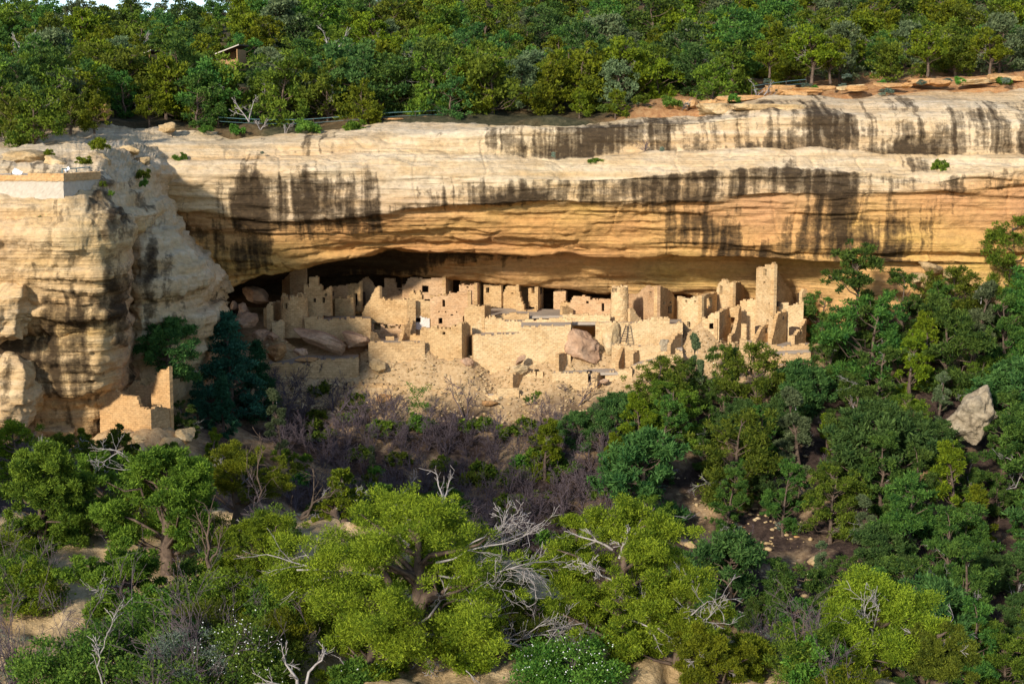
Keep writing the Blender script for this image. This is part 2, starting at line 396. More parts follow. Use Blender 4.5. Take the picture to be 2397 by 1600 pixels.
# ---- generic column-profile rock surface
def smooth1(a, k, axis):
    if k < 2: return a
    ker = np.hanning(k+2)[1:-1]; ker /= ker.sum()
    pad = [(0, 0)]*a.ndim; pad[axis] = (k//2, k//2)
    ap = np.pad(a, pad, mode='edge')
    return np.apply_along_axis(lambda v: np.convolve(v, ker, 'valid'), axis, ap)[tuple(slice(0, s) for s in a.shape)]
def grid_normals(G):
    du = np.gradient(G, axis=0); dv = np.gradient(G, axis=1)
    n = np.cross(du, dv); return n/(np.linalg.norm(n, axis=2, keepdims=True)+1e-9)
def rock_surface(name, cols, curves, segs, ncol, smu, smv, amp, strata, mat, seed, attrs=None, fine=.16, soft=None, plate=1.0, frac=.6):
    """cols: px samples; curves: list of (px offsets or None, py list, D list, dz) ; vertical order top to bottom"""
    u = np.linspace(cols[0], cols[-1], ncol)
    L = []; AT = {k: [] for k in (attrs or {})}
    for c in curves:
        py = np.interp(u, cols, c[1]); D = np.interp(u, cols, c[2]); pxo = np.interp(u, cols, c[0]) if c[0] is not None else u
        pts = np.array([Pd(a, b, d) for a, b, d in zip(pxo, py, D)])
        if len(c) > 3: pts[:, 2] += c[3]
        L.append(smooth1(pts, smu, 0))
    rows = []; rat = {k: [] for k in AT}
    AV = {k: [np.interp(u, cols, vals) if not isinstance(vals, (int, float)) else np.full(ncol, float(vals)) for vals in v] for k, v in (attrs or {}).items()}
    for i, s in enumerate(segs):
        for t in np.arange(s)/s:
            rows.append(L[i]*(1-t)+L[i+1]*t)
            for k in AV: rat[k].append(AV[k][i]*(1-t)+AV[k][i+1]*t)
    rows.append(L[-1])
    for k in AV: rat[k].append(AV[k][-1])
    G = np.stack(rows, 1); G = smooth1(G, smv, 1)
    N = grid_normals(G); n, m = G.shape[:2]; p = G.reshape(-1, 3); nn = N.reshape(-1, 3)
    # orient outward = towards camera/up
    if (nn[:, 1].mean()) > 0: nn = -nn
    s1 = fbm(p*np.array((.07, .07, .10)), 4, seed)
    lay = fbm(p*np.array((.05, .05, .75)), 4, seed+20, .6)
    lay = lay*.5+np.round(lay*2.5)/2.5*.5
    f = fbm(p*np.array((.9, .9, 1.3)), 4, seed+40, .6)
    q1 = fbm(p*np.array((.055, .055, .55))+seed, 3, seed+60); q2 = fbm(p*np.array((.11, .11, 1.3))+seed, 3, seed+70); q3 = np.abs(fbm(p*np.array((.16, .16, .05))+seed, 3, seed+80))
    plates = np.clip(q1*9, -1, 1)*.20+np.clip(q2*9, -1, 1)*.10-np.clip(1-q3*16, 0, 1)*.22*frac
    d = amp*s1 + strata*lay + fine*f + plates*plate
    p2 = p+nn*d[:, None]
    if soft is not None: p2 = soft(p2)
    A = {k: np.stack(v, 1).ravel() for k, v in rat.items()}
    if 'varnish_and_shade' in A: A['varnish_and_shade'] = A['varnish_and_shade']+.30*fbm(p*np.array((.16, .16, .30)), 4, seed+90)+.22*fbm(p*np.array((.05, .05, .08)), 2, seed+95)
    F = grid_faces(n, m)
    return structure(name, mesh_np(name, p2, F, mat, True, A)), p2.reshape(n, m, 3)

xs20 = [250, 350, 450, 550, 650, 750, 900, 1050, 1200, 1350, 1500, 1650, 1760, 1850, 1950, 2050, 2150, 2250, 2349, 2750]
def c(*a): return list(a)
D0 = c(158.5, 159, 160, 160, 160, 160, 160, 160, 160, 160, 160, 161, 162, 163, 164, 164, 164, 164, 164, 164)
C0 = c(288, 298, 303, 310, 308, 298, 283, 278, 275, 271, 266, 248, 230, 220, 212, 206, 204, 201, 193, 178)
C1 = c(335, 335, 338, 345, 340, 330, 316, 303, 290, 284, 279, 268, 260, 260, 266, 268, 270, 272, 273, 268)
D1 = c(150, 151, 151.5, 152, 152.5, 152.5, 152.5, 152.5, 152.5, 152.5, 152.5, 152.2, 152, 152, 152, 152, 152, 152, 152, 152)
C2 = c(372, 368, 372, 372, 366, 360, 352, 348, 354, 354, 346, 343, 336, 340, 354, 357, 358, 356, 352, 350)
D2 = [d-1.3 for d in D1]; D2[8:] = [152.2, 152.3, 152.2, 151.9, 151.7, 151.7, 151.7, 151.7, 151.7, 151.7, 151.7, 151.7]
C2b = [v+5 for v in C2]; D2b = [d-.9 for d in D2]
C3 = c(430, 425, 412, 400, 392, 392, 396, 400, 408, 410, 404, 396, 388, 388, 402, 410, 415, 400, 385, 380)
D3 = c(147, 147.5, 148, 148, 148, 148, 148, 148, 148, 148, 148, 148, 148, 148, 148, 148, 148, 147.6, 147.4, 147)
C4 = c(475, 472, 482, 498, 504, 500, 488, 476, 463, 466, 464, 455, 447, 446, 446, 444, 440, 430, 420, 415)
D4 = c(148.5, 149, 148.8, 148.6, 148.4, 148.2, 148, 148, 148, 148, 148, 147.8, 147.6, 147.6, 147.6, 147.6, 147.8, 148, 148, 148)
C4b = [v+6 for v in C4]; D4b = c(150, 150.6, 150.2, 149.6, 149.2, 149, 149.2, 149.3, 149.3, 149.3, 149.2, 148.8, 148.5, 148.4, 148.3, 148.2, 148.3, 148.6, 148.6, 148.6)
C5 = c(560, 560, 560, 556, 548, 540, 528, 522, 520, 522, 522, 520, 515, 515, 515, 515, 515, 510, 505, 500)
D5 = c(152, 152, 151.6, 151, 150.4, 150.2, 150.5, 150.8, 150.8, 150.8, 150.4, 149.8, 149.2, 149, 148.8, 148.7, 148.8, 149, 149, 149)
C5b = c(640, 636, 630, 616, 592, 572, 556, 556, 558, 558, 560, 565, 572, 576, 580, 582, 582, 582, 582, 580)
D5b = c(153, 153, 152.6, 152, 151.6, 151.6, 152.2, 152.4, 152.4, 152.3, 151.6, 150.6, 149.8, 149.4, 149.2, 149.1, 149.2, 149.3, 149.3, 149.3)
C6 = c(700, 694, 684, 656, 620, 594, 575, 577, 579, 579, 580, 588, 594, 597, 600, 603, 603, 603, 603, 600)
D6 = c(154, 154, 153.6, 153, 153, 153, 153.2, 153.2, 153.2, 153, 152.2, 151.2, 150.2, 149.6, 149.5, 149.5, 149.5, 149.5, 149.5, 149.5)
D7 = c(160, 160, 160, 160, 160, 160, 159.5, 157, 156, 155.8, 156, 155.8, 155.2, 152.8, 151, 150.5, 150.0, 149.8, 149.7, 149.6)
C8 = c(712, 705, 695, 668, 632, 606, 590, 590, 590, 589, 589, 597, 600, 603, 607, 609, 607, 606, 605, 602)
D8 = c(164, 164, 165, 165, 164, 163, 161, 158, 156.8, 156.6, 156.8, 157, 156.6, 154.2, 151.5, 150.7, 150.2, 149.9, 149.7, 149.6)
C9 = c(716, 712, 702, 680, 648, 632, 630, 643, 661, 673, 684, 700, 720, 730, 735, 735, 730, 720, 715, 710)
D9 = c(169, 169, 170, 170, 169, 168, 164.5, 161, 160, 160, 160, 159.6, 159, 157, 152.8, 151.4, 150.8, 150.2, 150, 149.8)
D10 = c(172, 172, 173, 173, 173, 172, 170.5, 168.5, 167.5, 166.5, 164, 161.5, 160, 157.6, 153.2, 151.8, 151, 150.4, 150, 149.8)
C10 = [v+4 for v in C9]
C11 = [v+60 for v in C9]; C12 = [v+160 for v in C9]
Z0 = 0.0
oran = [.2, .05, .15, .25, 
 c(.2, .3, .25, .15, .1, .1, .1, .1, .15, .15, .1, .1, .1, .1, .1, .1, .15, .2, .2, .2),
 c(.5, .5, .35, .25, .2, .2, .2, .2, .3, .3, .35, .3, .3, .3, .3, .4, .7, .8, .8, .8),
 .7, .95, .95, .95, .95, .9, .85, .8, .8, .9, .8, .8]
# order of curves below: C0,C1,C2,C2b,C3,C4,C4b,C5,C5b,C6,C7,C8,C9,C10,C11,C12  (16)
C5c = [v+4 for v in C5b]; D5c = [d+.55 for d in D5b]
C3a = [a*.14+b*.86 for a, b in zip(C2b, C3)]; D3a = [a*.12+b*.88 for a, b in zip(D2b, D3)]
order = [(None, C0, D0, -.2), (None, C1, D1), (None, C2, D2), (None, C2b, D2b), (None, C3a, D3a), (None, C3, D3), (None, C4, D4), (None, C4b, D4b), (None, C5, D5), (None, C5b, D5b), (None, C5c, D5c), (None, C6, D6),
         (None, C6, D7, .5), (None, C8, D8), (None, C9, D9), (None, C10, D10, .8), (None, C11, D10), (None, C12, D10)]
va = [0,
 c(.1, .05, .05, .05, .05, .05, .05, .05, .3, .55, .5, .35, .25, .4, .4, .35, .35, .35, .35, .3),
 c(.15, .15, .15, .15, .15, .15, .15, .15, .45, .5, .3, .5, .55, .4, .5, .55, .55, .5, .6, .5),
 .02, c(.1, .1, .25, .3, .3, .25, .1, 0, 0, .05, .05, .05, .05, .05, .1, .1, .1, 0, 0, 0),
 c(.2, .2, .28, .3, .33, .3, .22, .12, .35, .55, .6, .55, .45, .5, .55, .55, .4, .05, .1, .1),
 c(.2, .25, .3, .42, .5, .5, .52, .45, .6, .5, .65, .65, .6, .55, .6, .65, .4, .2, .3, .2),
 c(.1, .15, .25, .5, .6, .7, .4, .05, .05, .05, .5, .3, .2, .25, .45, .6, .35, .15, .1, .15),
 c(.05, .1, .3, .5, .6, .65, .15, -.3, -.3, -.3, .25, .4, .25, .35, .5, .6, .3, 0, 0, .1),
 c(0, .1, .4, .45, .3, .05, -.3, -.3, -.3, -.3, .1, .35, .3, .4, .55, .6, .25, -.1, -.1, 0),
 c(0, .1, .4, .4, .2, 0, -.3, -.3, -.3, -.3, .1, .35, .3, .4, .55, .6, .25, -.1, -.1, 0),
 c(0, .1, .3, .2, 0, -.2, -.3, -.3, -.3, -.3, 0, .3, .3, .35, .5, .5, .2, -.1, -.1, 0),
 c(1, 1, 1, 1, 1, 1, .9, .6, .4, .3, .1, 0, 0, 0, 0, 0, 0, 0, 0, 0),  # cave rows from here: soot plus the shade of the recess, painted dark
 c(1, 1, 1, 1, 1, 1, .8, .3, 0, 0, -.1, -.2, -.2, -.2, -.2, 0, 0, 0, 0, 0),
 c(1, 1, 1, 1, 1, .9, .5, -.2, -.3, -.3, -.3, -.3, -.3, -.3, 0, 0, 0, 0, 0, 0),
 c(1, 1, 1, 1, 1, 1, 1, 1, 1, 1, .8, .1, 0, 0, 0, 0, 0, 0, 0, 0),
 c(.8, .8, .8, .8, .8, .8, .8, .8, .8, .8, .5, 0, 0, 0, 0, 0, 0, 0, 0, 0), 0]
oa = [.2, .05, .25, .15, .12, oran[4], oran[5], .9, .95, .95, .95, .95, .9, .85, .8, .9, .8, .8]
pk = [0, 0, 0, 0, 0, 0, .1, c(.4, .4, .5, .5, .35, .2, .25, .15, .1, .1, .2, .45, .5, .4, .3, .3, .2, .3, .4, .3), c(.3, .3, .3, .35, .25, .1, .1, .1, .05, .05, .1, .3, .35, .2, .2, .2, .2, .3, .3, .3), .1, .12, .15, 0, 0, .1, .2, .3, .3]
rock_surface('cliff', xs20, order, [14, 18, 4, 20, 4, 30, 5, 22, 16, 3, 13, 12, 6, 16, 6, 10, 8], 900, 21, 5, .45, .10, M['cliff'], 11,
             {'varnish_and_shade': va, 'orange': oa, 'pink': pk}, .085)

# ---- left buttress: horizontal levels (px, D along the level), u runs left -> right edge -> back
ub = [0, .15, .3, .45, .6, .72, .82, .92, 1.0]
lev = [  # (py, px list, D list)
 ([288, 288, 288, 290, 292, 296, 298, 298, 298], [-420, -200, -60, 60, 170, 260, 310, 350, 400], [152, 152, 152, 152, 153, 156, 158, 159, 160]),
 ([378, 372, 372, 372, 375, 370, 385, 385, 380], [-420, -200, -60, 60, 170, 235, 295, 325, 380], [122, 122, 122, 122, 123, 126, 134, 140, 148]),
 ([400, 400, 400, 400, 405, 412, 415, 410, 400], [-420, -200, -60, 60, 165, 235, 290, 325, 390], [121.5, 121.5, 121.5, 121.5, 121.5, 121.5, 128, 136, 148]),
 ([432, 432, 432, 432, 432, 440, 455, 455, 440], [-420, -200, -60, 60, 150, 228, 300, 335, 390], [117.6, 117.6, 117.6, 117.6, 117.8, 119.5, 126, 135, 150]),
 ([470, 470, 470, 468, 470, 480, 490, 490, 480], [-420, -200, -60, 70, 160, 250, 318, 350, 400], [116, 116, 116, 116, 116, 118, 124, 132, 150]),
 ([545, 545, 545, 540, 540, 535, 530, 530, 530], [-420, -200, -60, 60, 150, 230, 300, 345, 400], [114.5, 114.5, 114.5, 114.5, 114.5, 116, 120, 130, 150]),
 ([600, 600, 600, 600, 600, 600, 595, 590, 580], [-420, -200, -60, 60, 150, 225, 285, 315, 400], [115, 115, 115, 115, 115, 116, 119.5, 130, 150]),
 ([735, 735, 735, 735, 735, 730, 725, 720, 700], [-420, -200, -60, 60, 150, 235, 290, 318, 400], [117, 117, 117, 117, 117, 117.5, 120.5, 131, 150]),
 ([765, 765, 765, 765, 765, 760, 755, 750, 740], [-420, -200, -60, 60, 150, 225, 285, 318, 400], [120, 120, 120, 120, 119.5, 119, 121.5, 132, 150]),
 ([790, 790, 790, 790, 785, 780, 775, 770, 760], [-420, -200, -60, 60, 150, 230, 285, 318, 400], [119, 119, 119, 119, 118.5, 118.4, 121.5, 132, 150]),
 ([880, 880, 880, 880, 880, 880, 880, 880, 880], [-420, -200, -60, 60, 150, 225, 280, 315, 400], [119.5, 119.5, 119.5, 119.5, 119.3, 120, 122.5, 132, 150]),
 ([960, 960, 960, 960, 960, 960, 960, 960, 960], [-420, -200, -60, 60, 150, 215, 270, 315, 400], [122, 122, 122, 122, 122, 122.5, 124, 133, 150]),
 ([1060, 1060, 1060, 1060, 1060, 1060, 1060, 1060, 1060], [-420, -200, -60, 60, 150, 215, 270, 315, 400], [122, 122, 122, 122, 122, 123, 125, 133, 150])]
bv = [0, 0, 0, 0, 0, .06, .16, .2, .1, .18, .18, .12, .05]
bo = [.1, .1, .1, .15, .2, .4, .45, .55, .6, .5, .55, .6, .6]
bp = [0, 0, 0, 0, 0, 0, [0, 0, 0, 0, 0, 0, .4, .6, .3], [0, 0, 0, 0, 0, .1, .5, .6, .3], [0, 0, 0, 0, 0, .1, .5, .6, .3], [0, 0, 0, 0, 0, .1, .5, .6, .3], [0, 0, 0, 0, 0, .1, .5, .6, .3], .2, .2]
rock_surface('cliff_buttress', ub, [(px, py, D) for py, px, D in lev], [22, 6, 8, 8, 16, 10, 30, 8, 6, 18, 14, 8], 330, 17, 5, .75, .22, M['cliff'], 31,
             {'varnish_and_shade': bv, 'orange': bo, 'pink': bp}, .18)
# ---- shoulder between buttress and alcove
us = [0, .2, .45, .7, .88, 1.0]
lev2 = [
 ([470, 470, 475, 478, 480, 480], [300, 330, 355, 375, 385, 400], [140, 138, 138, 140, 144, 152]),
 ([540, 535, 530, 530, 535, 540], [300, 325, 350, 385, 405, 430], [131, 130, 130.5, 133, 140, 152]),
 ([590, 585, 580, 575, 580, 590], [300, 325, 365, 420, 445, 470], [128, 127, 128, 132, 140, 152]),
 ([640, 635, 625, 620, 625, 630], [300, 325, 385, 455, 482, 510], [127, 126, 128, 132, 140, 153]),
 ([665, 660, 655, 650, 655, 655], [300, 325, 390, 468, 495, 525], [127, 125.6, 128, 132.5, 140, 153]),
 ([690, 690, 690, 690, 690, 690], [300, 325, 385, 450, 482, 520], [128, 127, 129, 133.5, 141, 153]),
 ([730, 730, 730, 730, 730, 730], [300, 325, 385, 468, 498, 530], [127.5, 126.5, 128.5, 132.5, 140, 153]),
 ([790, 790, 790, 790, 790, 790], [300, 325, 380, 445, 480, 520], [128, 127.5, 130, 134.5, 141, 153]),
 ([900, 900, 900, 900, 900, 900], [300, 325, 380, 430, 470, 520], [129.5, 129.5, 132, 137, 142, 153]),
 ([1030, 1030, 1030, 1030, 1030, 1030], [300, 325, 380, 430, 470, 520], [130, 130, 133, 138, 142, 153])]
rock_surface('cliff_shoulder', us, [(px, py, D) for py, px, D in lev2], [14, 12, 12, 8, 8, 10, 14, 16, 10], 190, 13, 5, .7, .25, M['cliff'], 57,
             {'varnish_and_shade': [.05, .15, .22, .3, .25, .35, .3, .25, .2, .1], 'orange': [.2, .12, .1, .1, .15, .2, .2, .25, .4, .4], 'pink': [0]*10}, .26)
# ---- near ledge of slickrock
ul = list(LE[:, 0])
rock_surface('near_ledge', ul, [
 (None, [0]*13, [30]*13), (None, list(LE[:, 1]), list(LE[:, 2]-4)), (None, list(LE[:, 1]), list(LE[:, 2])), (None, list(LE[:, 1]+40), list(LE[:, 2]+.3)), (None, list(LE[:, 1]+500), list(LE[:, 2]-.5))],
 [2, 2, 2, 2], 10, 0, 0, 0, 0, M['tanrock'], 71) if False else None
u = np.linspace(-500, 2700, 420); rows = []
pe, De = ledge_edge(u)
De = De+smooth1(fbm(np.c_[u*.006, u*0, u*0], 4, 4), 3, 0)*1.2
E = np.array([Pd(a, b, d) for a, b, d in zip(u, pe, De)])
for t in np.linspace(0, 1, 60):
    D = 28+(De-28)*t; zz = LZ0*(1-t)+E[:, 2]*t
    rows.append(np.c_[E[:, 0]*D/De, D, zz])
for t in np.linspace(0.03, 1, 40):
    rows.append(np.c_[E[:, 0]*(1+.004*math.sin(t*3)), De+.8*math.sin(t*3.1)-t*2.0, E[:, 2]-t*22])
G = np.stack(rows, 1); Nn = -grid_normals(G).reshape(-1, 3)
if Nn[:, 2].mean() < 0: Nn = -Nn
p = G.reshape(-1, 3)
d = np.clip(fbm(p*np.array((.35, .35, 1.0)), 3, 61)*8, -1, 1)*.12-np.clip(1-np.abs(fbm(p*np.array((.5, .5, .3)), 3, 62))*14, 0, 1)*.14+.35*fbm(p*np.array((.22, .22, .22)), 4, 21)+.16*np.round(fbm(p*np.array((.25, .5, .9)), 3, 22)*3)/3+.06*fbm(p*1.6, 3, 23)
structure('near_ledge', mesh_np('near_ledge', p+Nn*d[:, None], grid_faces(*G.shape[:2]), M['tanrock'], True))
# ------------------------------------------------------------------ added ridge on the left, unseen, shaped to shade the valley floor
yy = np.linspace(0, 95, 70); hh = np.interp(yy, [0, 6, 12, 20, 31, 40, 55, 61, 66, 71, 80, 95], [-14, -6, 11, 18, 22, 20, 10, 5, 0, -3, -10, -20])
rows = []
for xo, f in ((-52, -1), (-53, -.5), (-54, .2), (-55, .8), (-57, 1), (-60, 1), (-63, 0), (-66, -1)):
    rows.append(np.c_[np.full_like(yy, xo), yy, np.where(f < 1, -30+(hh+30)*(f+1)/2*.98, hh)])
G = np.stack(rows, 1); p = G.reshape(-1, 3); p = p+np.c_[fbm(p*.1, 4, 2)*2, fbm(p*.1, 4, 3)*1.0, fbm(p*.2, 3, 4)*.8]
structure('added_shade_ridge', mesh_np('added_shade_ridge', p, grid_faces(*G.shape[:2]), M['cliff'], True, {'varnish_and_shade': np.full(len(p), .4), 'orange': np.full(len(p), .2), 'pink': np.zeros(len(p))}))

# ------------------------------------------------------------------ masonry ruins
def crop(x0, y0, s): return lambda p: (x0+p[0]/s, y0+p[1]/s)
CA = crop(500, 570, 4.126); CB = crop(900, 570, 4.126); CC = crop(1300, 570, 3.614); CD = crop(0, 200, 1.845)
rw = random.Random(5); FEET = []
def hit(px, py, A, B):
    d = ray(px, py); e = B-A
    # t*d.xy = A + s*e
    det = d[0]*(-e[1])-d[1]*(-e[0])
    t = (A[0]*(-e[1])-A[1]*(-e[0]))/det
    q = np.array((t*d[0], t*d[1])); L = np.linalg.norm(e)
    return (q-A).dot(e)/L, t*d[2]
def panel(parent, name, cr, a, b, top, bot, holes=(), mat='wall', th=.35, jit=.10, h=.14, extra=.35, seed=None, foot=True):
    """a,b: ((cx), D) ends of the wall; top/bot traced in crop coords; returns obj + end points"""
    ty = top if isinstance(top, (int, float)) else None
    tops = [(a[0], top), (b[0], top)] if ty is not None else top
    bots = [(a[0], bot), (b[0], bot)] if isinstance(bot, (int, float)) else bot
    ya = tops[0][1]; yb = tops[-1][1]
    A = P(*cr((a[0], ya)), a[1])[:2]; B = P(*cr((b[0], yb)), b[1])[:2]
    L = np.linalg.norm(B-A); e = (B-A)/L; nrm = np.array((-e[1], e[0]))
    if nrm[1] < 0: nrm = -nrm
    T = np.array(sorted(hit(*cr(q), A, B) for q in tops)); Bo = np.array(sorted(hit(*cr(q), A, B) for q in bots))
    if parent.get('category') in ('wall', 'ruin') and foot and A[1] < 151.5: FEET.append((A[0], A[1], B[0], B[1], (Bo[0, 1], Bo[-1, 1])))
    H = []
    for q in holes:
        s0, z1 = hit(*cr((q[0], q[1])), A, B); s1, z0 = hit(*cr((q[2], q[3])), A, B)
        H.append((min(s0, s1), max(s0, s1), z0, z1, q[4] if len(q) > 4 else 'window'))
    zb = Bo[:, 1].min()-extra; zt = T[:, 1].max()
    ns = max(2, int(round(L/h))); ds = L/ns; nz = max(2, int(math.ceil((zt-zb)/h)))
    rng = random.Random(seed if seed is not None else hash((name, round(a[0]), round(b[0]))) & 0xffff)
    occ = np.zeros((ns, nz), bool); step = 0
    for i in range(ns):
        s = (i+.5)*ds
        if i % 2 == 0 or rng.random() < .3: step = rng.uniform(-jit, jit)
        zt_i = np.interp(s, T[:, 0], T[:, 1])+step
        for k in range(nz):
            z = zb+(k+.5)*h
            if z < zt_i and not any(x0 <= s <= x1 and z0 <= z <= z1 for x0, x1, z0, z1, _ in H): occ[i, k] = True
    vid = {}; V = []; F = []; SU = []; SZ = []
    jr = random.Random(9)
    off = rng.uniform(0, 30)
    def v(i, k, f):
        key = (i, k, f)
        if key not in vid:
            vid[key] = len(V); hsh = math.sin(i*12.9898+k*78.233+f*37.7+off)*43758.5453; r1 = hsh-math.floor(hsh); r2 = (hsh*7.13) % 1
            s = i*ds; q = A+e*s+nrm*(f*th+(r1-.5)*.03)
            V.append((q[0]+e[0]*(r2-.5)*.03, q[1]+e[1]*(r2-.5)*.03, zb+k*h+(r2-.5)*.05)); SU.append(s+off+f*th); SZ.append(zb+k*h)
        return vid[key]
    for i in range(ns):
        for k in range(nz):
            if not occ[i, k]: continue
            F.append((v(i, k, 0), v(i+1, k, 0), v(i+1, k+1, 0), v(i, k+1, 0)))
            F.append((v(i, k, 1), v(i, k+1, 1), v(i+1, k+1, 1), v(i+1, k, 1)))
            if i == 0 or not occ[i-1, k]: F.append((v(i, k, 0), v(i, k+1, 0), v(i, k+1, 1), v(i, k, 1)))
            if i == ns-1 or not occ[i+1, k]: F.append((v(i+1, k, 0), v(i+1, k, 1), v(i+1, k+1, 1), v(i+1, k+1, 0)))
            if k == nz-1 or not occ[i, k+1]: F.append((v(i, k+1, 0), v(i+1, k+1, 0), v(i+1, k+1, 1), v(i, k+1, 1)))
    if not F: return None
    o = part(name, V, F, M[mat], parent, attrs={'su': SU, 'sz': SZ})
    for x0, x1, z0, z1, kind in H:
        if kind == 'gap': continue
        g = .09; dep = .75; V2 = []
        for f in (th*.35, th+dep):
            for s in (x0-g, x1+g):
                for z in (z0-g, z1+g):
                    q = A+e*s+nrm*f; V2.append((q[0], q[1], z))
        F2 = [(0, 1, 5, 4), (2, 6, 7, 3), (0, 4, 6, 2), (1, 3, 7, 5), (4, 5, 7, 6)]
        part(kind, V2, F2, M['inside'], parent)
    return o
def loc_of(cr, a, bot):
    y = bot if isinstance(bot, (int, float)) else bot[0][1]
    return tuple(P(*cr((a[0], y)), a[1]))
def ruin(name, label, cat, cr, walls, group=None):
    t = thing(name, label, cat, loc_of(cr, walls[0][1], walls[0][4]), group)
    for wl in walls:
        kw = wl[6] if len(wl) > 6 else {}
        panel(t, wl[0], cr, wl[1], wl[2], wl[3], wl[4], wl[5] if len(wl) > 5 else (), **kw)
    return t
def slab(parent, name, cr, pts, mat='dust', th=.25, lift=0):
    """flat floor from traced corners ((x,y),D); thickness downwards"""
    top = [P(*cr(q[:2]), q[2])+np.array((0, 0, lift)) for q in pts]; zz = np.mean([t[2] for t in top])
    V = [tuple(t) for t in top]+[(t[0], t[1], t[2]-th) for t in top]; n = len(top)
    F = [tuple(range(n)), tuple(range(2*n-1, n-1, -1))]+[(i, (i+1) % n, n+(i+1) % n, n+i) for i in range(n)]
    return part(name, V, F, M[mat], parent)
def round_tower(name, label, cr, cx, ybot, ytop, D, rb, rt, holes=(), mat='wall', ragged=.12, arc=None):
    c0 = P(*cr((cx, ybot)), D); zt = P(*cr((cx, ytop)), D)[2]
    t = thing(name, label, 'tower', tuple(c0)); n = max(16, int(2*math.pi*rb/.16)); h = .14; zb = c0[2]-.5
    nz = int((zt-zb)/h); V = []; F = []; SU = []; SZ = []; rr = random.Random(3); vid = {}
    H = []
    for q in holes:
        a = []
        for k in (0, 2):
            x = P(*cr((q[k], q[1])), D)[0]-c0[0]; a.append(math.asin(max(-.95, min(.95, x/((rb+rt)/2)))))
        H.append((a[0], a[1], P(*cr((cx, q[3])), D-rb)[2], P(*cr((cx, q[1])), D-rb)[2], q[4] if len(q) > 4 else 'window'))
    lim = [nz-1+int(round(rr.uniform(-ragged, ragged)/h)) for _ in range(n)]
    def occ(i, k):
        i %= n
        if k < 0 or k > lim[i] or k >= nz+2: return False
        th = (i+.5)/n*2*math.pi-math.pi; z = zb+(k+.5)*h
        return not any(x0 <= th <= x1 and z0 <= z <= z1 for x0, x1, z0, z1, _ in H)
    def v(i, k, f):
        i %= n; key = (i, k, f)
        if key not in vid:
            vid[key] = len(V); th = i/n*2*math.pi-math.pi; u = k/nz; hs = math.sin(i*12.98+k*78.2+f*3)*43758.54; r1 = hs-math.floor(hs)
            r = rb+(rt-rb)*u-f*.3+(r1-.5)*.05
            V.append((c0[0]+r*math.sin(th), c0[1]+rb-r*math.cos(th)-rb*0, zb+k*h+((hs*3.3) % 1-.5)*.05)); SU.append(th*rb); SZ.append(zb+k*h)
        return vid[key]
    for i in range(n):
        for k in range(nz+2):
            if not occ(i, k): continue
            F.append((v(i, k, 0), v(i+1, k, 0), v(i+1, k+1, 0), v(i, k+1, 0)))
            F.append((v(i, k, 1), v(i, k+1, 1), v(i+1, k+1, 1), v(i+1, k, 1)))
            if not occ(i, k+1): F.append((v(i, k+1, 0), v(i+1, k+1, 0), v(i+1, k+1, 1), v(i, k+1, 1)))
            if not occ(i-1, k): F.append((v(i, k, 0), v(i, k+1, 0), v(i, k+1, 1), v(i, k, 1)))
            if not occ(i+1, k): F.append((v(i+1, k, 0), v(i+1, k, 1), v(i+1, k+1, 1), v(i+1, k+1, 0)))
    part('round_wall', V, F, M[mat], t, attrs={'su': SU, 'sz': SZ})
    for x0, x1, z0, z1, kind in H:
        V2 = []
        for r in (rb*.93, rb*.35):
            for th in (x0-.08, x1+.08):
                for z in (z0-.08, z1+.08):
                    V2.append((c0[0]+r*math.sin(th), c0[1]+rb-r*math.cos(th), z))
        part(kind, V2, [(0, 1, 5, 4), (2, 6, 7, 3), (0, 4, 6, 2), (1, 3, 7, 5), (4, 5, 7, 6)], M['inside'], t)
    return t

W = 'window'; DR = 'doorway'; BH = 'beam_hole'
R = dict(mat='wall_rough'); PL = dict(mat='wall_pale'); PK = dict(mat='wall_pink')
# ---------------- right group
t = ruin('square_tower', 'tall pale square tower of four storeys, top reaching the cliff overhang', 'tower', CC, [
 ('front_wall', (1700, 153.6), (1853, 151.0), [(1700, 207), (1745, 195), (1790, 185), (1835, 166), (1853, 172)], 845, [(1760, 208, 1786, 275), (1757, 323, 1777, 348), (1802, 500, 1822, 526), (1782, 640, 1806, 686, DR), (1838, 622, 1850, 640, BH)], PL),
 ('side_wall', (1853, 151.0), (2025, 157.0), [(1853, 172), (1900, 265), (1945, 335), (1990, 400), (2025, 475)], 520, [(1878, 358, 1892, 394)], dict(mat='wall'))])
ruin('corner_house', 'pale walled house corner with one tall window right of the square tower', 'ruin', CC, [
 ('front_wall', (2085, 155.2), (2215, 156.6), [(2085, 400), (2120, 380), (2170, 382), (2215, 370)], 520, [(2124, 430, 2140, 490)], PL)])
ruin('ruined_wall', 'long pale wall joining the square tower to the right end of the ruins', 'wall', CC, [
 ('front_wall', (1850, 152.6), (2100, 152.2), [(1850, 470), (1875, 480), (1960, 500), (1990, 520), (2100, 495)], 840, (), PL)])
ruin('ruined_wall', 'stepped broken wall end with small window below the square tower', 'wall', CC, [
 ('side_wall', (1690, 149.3), (1842, 152.6), [(1690, 830), (1735, 740), (1760, 700), (1800, 680), (1842, 640)], 845, [(1780, 712, 1800, 756)], R)])
ruin('ruined_wall', 'tall tapering shaded wall end below the right side of the square tower', 'wall', CC, [
 ('side_wall', (1830, 149.2), (1957, 152.0), [(1830, 820), (1860, 700), (1885, 600), (1957, 568)], 845)])
ruin('ruined_wall', 'short shaded wall end with window slit at the far right of the ruins', 'wall', CC, [
 ('side_wall', (2025, 149.3), (2125, 152.0), [(2025, 775), (2060, 745), (2090, 690), (2125, 640)], 845, [(2070, 720, 2086, 768)], R)])
